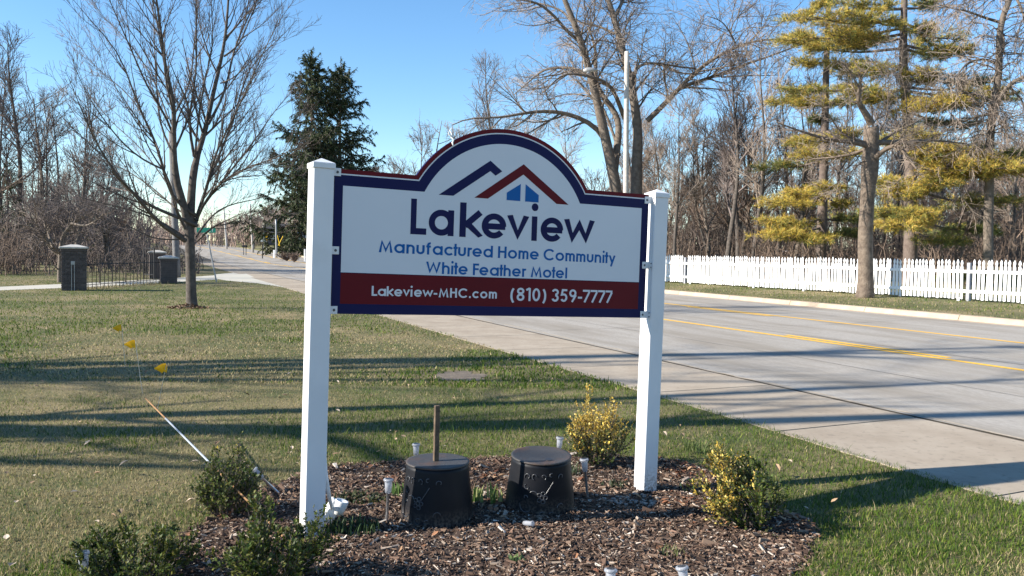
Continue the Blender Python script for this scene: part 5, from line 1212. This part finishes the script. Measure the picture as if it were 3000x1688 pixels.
# ---------------------------------------------------------------- light pole
lb = at(1574,660,38.3); lz = gz(lb[0],lb[1]); ltop = at(1577,130,38.3)
t = empty('light_pole', (lb[0],lb[1],lz), 'tall pale wooden light pole rising behind the board', 'light pole')
H_ = ltop[2]-lz; mb = MB(); P_ = np.linspace([0,0,-.2],[ltop[0]-lb[0],0,H_],14); tubes(mb, P_, np.linspace(.135,.105,14), 14, cap=True); mb.obj('pole', M['polew'], t, smooth=True)
a0_ = at(1571,207,38.3)-np.array([lb[0],lb[1],lz]); a1_ = at(1500,176,37.8)-np.array([lb[0],lb[1],lz])
mb = MB(); tubes(mb, resample([a0_, a0_*.5+a1_*.5+np.array([0,0,.04]), a1_],8), np.full(8,.028), 8); mb.obj('arm', M['galv'], t)
mb = MB(); P_ = np.array([a1_+np.array([.05,0,0]), a1_+np.array([-.15,0,.0]), a1_+np.array([-.42,0,-.03]), a1_+np.array([-.6,0,-.04])]); tubes(mb, P_, np.array([.05,.10,.13,.05]), 10, cap=True); mb.obj('lamp_head', M['galv'], t, smooth=True)
mb = MB(); tubes(mb, np.array([a1_+np.array([-.36,0,-.10]), a1_+np.array([-.36,0,-.2])]), np.array([.11,.05]), 10, cap=True); mb.obj('lamp_lens', M['clear'], t, smooth=True)
mb = MB(); [tubes(mb, np.array([[a0_[0]-.13,-.02,z_],[a0_[0]+.17,-.02,z_]]), np.array([.02,.02]), 6, cap=True) for z_ in (a0_[2]-.05,)]; mb.obj('arm_clamp', M['galv'], t)

# ---------------------------------------------------------------- brick pillars and iron fence
bk_v = MB(); bevbox(bk_v, -.096,-.045,-.028,.096,.045,.028,.004); brick_me = bk_v.mesh('brick', M['brick'])
def pillar(px, py, D, wd, H, label, bricks, rz=.45):
    b = at(px, py, D); b[2] = gz(b[0],b[1]); t = empty('brick_pillar', b, label, 'pillar', 'brick gate pillars by the driveway', rz)
    hw = wd/2; mb = MB(); box(mb, -hw+.012,-hw+.012,-.05,hw-.012,hw-.012,H); mb.obj('core', M['mortar'], t)
    rows = int(H/.069); per = max(2,int(round(wd/.205))); bw = wd/per
    if bricks:
        for r in range(rows):
            z = .034+r*(H/rows); off = bw/2 if r%2 else 0
            for side in range(3):
                x = -hw+off*1.0
                xs = []; 
                if off: xs.append((-hw+bw*.25,.5))
                for i in range(per-(1 if off else 0)): xs.append((-hw+off+bw*(i+.5),1))
                if off: xs.append((hw-bw*.25,.5))
                for xc, f_ in xs:
                    o = link('brick', brick_me, t); o.scale = ((bw-.012)/.192*f_*(.94 if f_ < 1 else 1), .42, .060/.056)
                    if side == 0: o.location = (xc, -hw+.010, z)
                    elif side == 1: o.location = (-hw+.010, xc, z); o.rotation_euler = (0,0,PI/2)
                    else: o.location = (hw-.010, xc, z); o.rotation_euler = (0,0,PI/2)
    else:
        mb = MB()
        for r in range(rows):
            z = .034+r*(H/rows)
            for side in range(4):
                for i in range(per):
                    xc = -hw+bw*(i+.5)+(bw*.25 if r%2 else -.0)*(1 if i < per-1 else 0); h2 = bw/2-.007
                    if side == 0: box(mb, xc-h2,-hw,z-.029,xc+h2,-hw+.02,z+.029)
                    if side == 1: box(mb, -hw,xc-h2,z-.029,-hw+.02,xc+h2,z+.029)
                    if side == 2: box(mb, hw-.02,xc-h2,z-.029,hw,xc+h2,z+.029)
        tag(mb.obj('brick_courses', M['brick'], t), kind='stuff')
    mb = MB(); bevbox(mb, -hw-.03,-hw-.03,H+.002,hw+.03,hw+.03,H+.085,.01); mb.obj('band_course', M['brick'], t)
    mb = MB(); e = hw+.065; bevbox(mb, -e,-e,H+.087,e,e,H+.15,.012); z = H+.151
    mb.add([[-e+.02,-e+.02,z],[e-.02,-e+.02,z],[e-.02,e-.02,z],[-e+.02,e-.02,z],[-.1,-.1,z+.075],[.1,-.1,z+.075],[.1,.1,z+.075],[-.1,.1,z+.075]], [[0,1,5,4],[1,2,6,5],[2,3,7,6],[3,0,4,7],[4,5,6,7]]); mb.obj('cap_stone', M['cap'], t)
    return t, b
pbig, pb_ = pillar(187,728,27.6,.72,1.30,'tall dark brick pillar with pale stone cap on the left lawn',True)
mb = MB()
bevbox(mb, -.075,-.385,0,-.055,-.372,.86,.002); mb.obj('marker_stake', M['galv'], pbig)
mb = MB(); bevbox(mb, .01,-.385,0,.03,-.372,.86,.002); mb.obj('marker_stake', M['galv'], pbig)
mb = MB(); bevbox(mb, -.082,-.388,.862,.037,-.370,.975,.003); mb.obj('marker_plate', M['galv'], pbig)
pillar(424,711,34,.64,.92,'short brick pillar with rounded cap, nearest the lawn tree',False)
pillar(395,700,38.5,.66,1.10,'short brick pillar just behind the one nearest the lawn tree',False)
ga, gb_ = at(216,725,28.0), at(404,712,33.9)
t = empty('iron_fence', (0,0,0), 'black iron bar fence between the tall and short brick pillars', 'iron fence')
for k in range(21):
    u_ = (k+.5)/21; p = ga*(1-u_)+gb_*u_; mb = MB(); tubes(mb, np.array([[p[0],p[1],-.02],[p[0],p[1],1.0],[p[0],p[1],1.06]]), np.array([.012,.012,.003]), 5); mb.obj('iron_bar', M['iron'], t)
for z in (.16,.86):
    mb = MB(); tubes(mb, np.array([[ga[0],ga[1],z],[gb_[0],gb_[1],z]]), np.array([.013,.013]), 5); mb.obj('iron_rail', M['iron'], t)
ga, gb_ = at(362,703,38), at(388,702,37.5)
t = empty('iron_gate', (0,0,0), 'open dark iron gate edge seen beside the second short pillar', 'gate')
for k in range(6):
    u_ = k/5; p = ga*(1-u_)+gb_*u_; mb = MB(); tubes(mb, np.array([[p[0],p[1],0],[p[0],p[1],1.45]]), np.array([.035,.035]) if k in (0,5) else np.array([.014,.014]), 6, cap=True); mb.obj('gate_bar', M['iron'], t)
for z in (.2,1.4): mb = MB(); tubes(mb, np.array([[ga[0],ga[1],z],[gb_[0],gb_[1],z]]), np.array([.02,.02]), 5); mb.obj('gate_rail', M['iron'], t)
# dry weeds along the iron fence
ww = []
for k in range(14):
    u_ = k/13; tuft(240+u_*200, 727-u_*16, 26, .20, .014, .28, [(.30,.24,.14),(.17,.15,.07),(.38,.33,.22)], 'dry_weeds', 'dry weeds along the foot of the iron fence', 'weeds', 200+k, 1.)['group'] = 'dry weeds by the iron fence'

# ---------------------------------------------------------------- poles, street sign, far road furniture
def pole(px0,py0,px1,py1,D,r,label,m,arm=None,name='utility_pole',cat='utility pole'):
    b = at(px0,py0,D); b[2] = gz(b[0],b[1]); tp = at(px1,py1,D); t = empty(name, b, label, cat); mb = MB(); q = tp-b
    tubes(mb, np.linspace([0,0,-.2],q,8), np.linspace(r,r*.75,8), 10, cap=True); mb.obj('pole', m, t, smooth=True)
    if arm:
        mb = MB(); box(mb, q[0]-arm,-.06,q[2]-.7,q[0]+arm,.06,q[2]-.58); mb.obj('crossarm', m, t)
        for dx in (-arm*.85,-arm*.4,arm*.4,arm*.85):
            mb = MB(); tubes(mb, np.array([[q[0]+dx,0,q[2]-.58],[q[0]+dx,0,q[2]-.42]]), np.array([.05,.04]), 6, cap=True); mb.obj('insulator', M['whitep'], t)
    return b, tp
_, ua = pole(446,702,431,330,40,.17,'dark wooden utility pole right behind the lawn tree trunk',M['poled'])
_, ub = pole(571,611,563,527,150,.17,'thin distant utility pole, left one of two by the road end',M['polew'])
_, uc = pole(637,612,629,514,125,.17,'distant utility pole, right one of two by the road end',M['polew'])
pole(696,620,694,552,100,.12,'short pale pole with yellow guy braces below the twin spruces',M['galv'],None,'short_pole','pole')
for i,(a_,b_) in enumerate((((632,527),(563,537)),((632,532),(770,532)),((563,537),(440,560)))):
    A0_ = at(*a_, 125 if a_[0] > 600 else 150); B0_ = at(*b_, 150 if b_[0] < 600 else 105); zz = np.linspace(0,1,14)[:,None]
    p = A0_*(1-zz)+B0_*zz; p[:,2] -= (1-(2*zz[:,0]-1)**2)*.5; mb = MB(); tubes(mb, p, np.full(14,.03), 4)
    tag(mb.obj('overhead_wire', M['iron']), ('sagging wire between the two distant utility poles','wire running right from the distant pole to the spruces','wire running left from the farthest utility pole')[i], 'wire')
for i,(x0,y0,x1,y1) in enumerate(((700,618,712,594),(704,619,716,598))):
    mb = MB(); tubes(mb, np.array([at(x0,y0,98), at(x1-18*i,y1-6*i,98)]), np.array([.04,.04]), 6, cap=True); tag(mb.obj('guy_guard', M['signy']), ('yellow slanting guard leaning right beside the short pale pole','yellow slanting guard crossing behind the other near the short pale pole')[i], 'guy guard')
b = gnd(546,710); tp = at(520,587,b[1]); t = empty('street_name_sign', (b[0],b[1],0), 'green street name sign on a leaning grey post at the driveway corner', 'street sign')
mb = MB(); q = tp-b; tubes(mb, np.linspace([0,0,-.1],q,5), np.full(5,.032), 8, cap=True); mb.obj('post', M['galv'], t)
A0_, B0_ = at(495,573,b[1])-b, at(543,573,b[1])-b
mb = MB(); bevbox(mb, A0_[0],-.008,A0_[2]-.21,B0_[0],.008,A0_[2]+.01,.004); gs_ = mb.obj('name_plate', M['green_sign'], t); gs_.location = (0,q[1],0)
mb = MB(); x = .02
for ch in 'ET':
    strokes = {'E':[[(0.08,0),(0.08,1)],[(0,.93),(.5,.93)],[(0,.5),(.45,.5)],[(0,.07),(.5,.07)]],'T':[[(.3,0),(.3,1)],[(0,.93),(.6,.93)]]}[ch]
    for k, s_ in enumerate(strokes):
        v, f = ribbon(s_, .14); mb.add(np.column_stack([B0_[0]-.30+x+v[:,0]*.11, np.full(len(v),-.010-.0004*k), A0_[2]-.16+v[:,1]*.12]), f)
    x += .10
mb.obj('lettering', M['white'], gs_)
def thing_box(name, px, py, D, sx, sy, sz, m, label, cat, lift=0, tp=0, rz=0):
    b = at(px,py,D); b[2] = gz(b[0],b[1]); mb = MB(); bevbox(mb, -sx/2,-sy/2,lift,sx/2,sy/2,lift+sz,.01); o = mb.obj(name, m, None, b); o.rotation_euler=(0,0,rz); return tag(o, label, cat)
b = at(671,617,112); b[2] = gz(b[0],b[1]); tp = at(671,597,112); t = empty('warning_sign', b, 'yellow diamond road sign seen nearly edge on in the far lawn', 'road sign')
mb = MB(); tubes(mb, np.array([[0,0,0],[0,0,tp[2]-b[2]]]), np.array([.04,.04]), 6); mb.obj('sign_post', M['galv'], t)
mb = MB(); h_ = .62; v = [[-.13,-.02,0],[0,-.02,-h_],[.13,-.02,0],[0,-.02,h_],[-.13,.02,0],[0,.02,-h_],[.13,.02,0],[0,.02,h_]]; mb.add(v, [[0,1,2,3],[7,6,5,4],[0,4,5,1],[1,5,6,2],[2,6,7,3],[3,7,4,0]]); mb.obj('sign_plate', M['signy'], t, (0,-.06,tp[2]-b[2]))
thing_box('marker_post', 660.5,627,95,.10,.10,1.75,M['iron'],'thin dark post on the far lawn left of the yellow sign','post')
t = empty('roadside_mailbox', base_at(616,108), 'dark mailbox on twin posts beside the far kerb', 'mailbox')
for dx in (-.16,.16): mb = MB(); bevbox(mb, dx-.05,-.05,0,dx+.05,.05,1.0,.01); mb.obj('mailbox_post', M['poled'], t)
mb = MB(); bevbox(mb, -.3,-.25,1.0,.3,.25,1.3,.05); mb.obj('mailbox_box', M['iron'], t)
thing_box('stub_post', 690,617,98,.2,.2,.95,M['pfence'],'short white stub post beside the short pale pole','post')
thing_box('stub_post', 767,622,88,.16,.16,1.3,M['pfence'],'white post on the far lawn just left of the nearer sign post','post')
b = base_at(663,150); t = empty('notice_board', b, 'pale bluish board sign standing far off among the trees', 'sign')
mb = MB(); bevbox(mb, -.5,-.05,1.2,.5,.05,3.0,.02); mb.obj('board', M['signw'], t); mb = MB(); bevbox(mb, -.06,.05,0,.06,.15,2.8,.01); mb.obj('leg', M['galv'], t)
# red brown low shrubs on the far lawn
gq = np.random.default_rng(23)
for i,(px,D,hh,lab) in enumerate(((722,88,1.0,'low reddish brown bush on the far lawn, the wider of two'),(741,84,.95,'low reddish brown bush on the far lawn, the narrow right one'))):
    b = base_at(px,D); t = empty('bare_bush', b, lab, 'bush'); N = 30; a = gq.uniform(0,2*PI,N); z = np.linspace(0,1,6)[None]; le = gq.uniform(.2,1.,N)*(1.1-.4*i)
    P = np.stack([(le*np.cos(a))[:,None]*z, (le*np.sin(a))[:,None]*z, hh*gq.uniform(.5,1,N)[:,None]*z],-1); R = np.full((N,6),.03); P1,R1 = grow(P,R,160,.2,1,50,.5,4,.1,.2,.8,.022,g=gq)
    mb = MB(); tubes(mb,P,R,4); tubes(mb,P1,R1,3); tag(mb.obj('stems', M['twig_brown'], t), kind='stuff')
# dark house under the spruces
hb = base_at(742,165); t = empty('dark_house', hb, 'low dark house with white framed windows below the twin spruces', 'house', rz=.15)
mb = MB(); bevbox(mb, -6,0,-.5,5.5,7,2.7,.02); mb.obj('wall', M['siding'], t)
mb = MB(); mb.add([[-6.4,-.5,2.66],[5.9,-.5,2.66],[5.9,7.5,2.66],[-6.4,7.5,2.66],[-6.2,3.5,4.0],[5.7,3.5,4.0]], [[0,1,5,4],[3,4,5,2],[0,3,2,1]]); mb.f += [np.array([[0,4,3]])]; mb.f += [np.array([[1,2,5]])]; mb.m += [np.zeros(1,int)]*2; mb.obj('roof', M['roof'], t)
for x in (-4.6,-3.0,1.0,2.6):
    mb = MB(); bevbox(mb, x-.62,-.08,.75,x+.62,-.003,2.15,.02); w_o = mb.obj('window', M['pfence'], t)
    for dx in (-.28,.28): mb = MB(); box(mb, x+dx-.23,-.10,.88,x+dx+.23,-.083,2.02); mb.obj('pane', M['glass'], w_o)
mb = MB(); bevbox(mb, 4.0,-.08,0,4.9,-.003,2.1,.02); mb.obj('door', M['pfence'], t)
# white car beyond the fence
cb_ = at(1968,650,54); cz = gz(cb_[0],cb_[1]); t = empty('parked_car', (cb_[0],cb_[1],cz), 'white pickup parked behind the picket fence, only its roof and hood showing', 'pickup', rz=-.35); t.scale = (1,1,.84)
def loft(prof, y0, y1, m, name, parent, inset=0.):
    n = len(prof); mb = MB(); ys = [y0,y0+.08,y1-.08,y1]; ins = [.06,0,0,.06]
    cx_ = sum(p[0] for p in prof)/n; cz_ = sum(p[1] for p in prof)/n
    v = [[cx_+(x-cx_)*(1-k*.4), y, cz_+(z-cz_)*(1-k*.8)] for y,k in zip(ys,ins) for x,z in prof]; mb.v.append(np.array(v)); mb.n = len(v)
    q = [[r*n+i, r*n+(i+1)%n, (r+1)*n+(i+1)%n, (r+1)*n+i] for r in range(3) for i in range(n)]; mb.f.append(np.array(q)); mb.m.append(np.zeros(len(q),int))
    mb.f += [np.array([list(range(n))[::-1]]), np.array([list(range(3*n,4*n))])]; mb.m += [np.zeros(1,int)]*2
    return mb.obj(name, m, parent)
body = loft([(-2.6,.45),(2.55,.45),(2.65,.75),(2.55,1.05),(1.55,1.15),(-2.6,1.12),(-2.65,.8)], -.92, .92, M['car'], 'body', t)
loft([(-.75,1.14),(1.45,1.16),(.75,1.74),(-.55,1.76)], -.78, .78, M['car'], 'cabin', t)
for y in (-.785,.770): mb = MB(); mb.add([[-.55,y,1.22],[1.15,y,1.22],[.62,y,1.64],[-.42,y,1.66],[-.55,y+.015,1.22],[1.15,y+.015,1.22],[.62,y+.015,1.64],[-.42,y+.015,1.66]], [[0,1,2,3],[7,6,5,4],[0,4,5,1],[1,5,6,2],[2,6,7,3],[3,7,4,0]]); mb.obj('side_window', M['glass'], t)
for x in (-1.65,1.7):
    for y in (-.86,.86):
        mb = MB(); th_ = np.linspace(0,2*PI,19)[:-1]; lathe(mb, [(0,-.11),(.2,-.11),(.36,-.10),(.37,0),(.36,.10),(.2,.11),(0,.11)], 18, M=rotM(PI/2,0,0,(x,y,.37))); wh = mb.obj('wheel', M['tyre'], t, smooth=True)
        mb = MB(); lathe(mb, [(0,.125),(.19,.115),(.2,.10)], 14, M=rotM(PI/2 if y < 0 else -PI/2,0,0,(x,y,.37))); mb.obj('rim', M['steel'], wh)

# labels: look-alikes of the wood are told apart by their order in the view
def ordinal_labels(objs, word='from the left'):
    names = ['leftmost']+[f'{w} {word}' for w in 'second third fourth fifth sixth seventh eighth ninth tenth eleventh twelfth thirteenth fourteenth fifteenth sixteenth seventeenth eighteenth nineteenth twentieth'.split()]
    by = {}
    for o in objs: by.setdefault(o['label'], []).append(o)
    for lab, os_ in by.items():
        if len(os_) < 2: continue
        os_.sort(key=lambda o: (o.data.vertices[0].co.x/o.data.vertices[0].co.y) if o.type == 'MESH' else o.location.x/o.location.y)
        for i, o in enumerate(os_):
            o['label'] = f"{lab}, {names[i] if i < len(names) else 'one of the rightmost'}"
ordinal_labels([o for o in COL.objects if o.parent is None and o.get('group') in (wg, 'dry weeds by the iron fence')])
fo_ = [o for o in COL.objects if o.parent is None and o.get('group') == fg]
for o in fo_: o['label'] = 'tawny bare tree beyond the road end'
fo_.sort(key=lambda o: o.location.x/o.location.y)
wd_ = 'first second third fourth fifth sixth seventh eighth ninth tenth eleventh twelfth thirteenth fourteenth fifteenth'.split()
for i, o in enumerate(fo_):
    o['label'] += f", {wd_[i]} from the left" if i < 15 else f", {wd_[len(fo_)-1-i]} from the right"
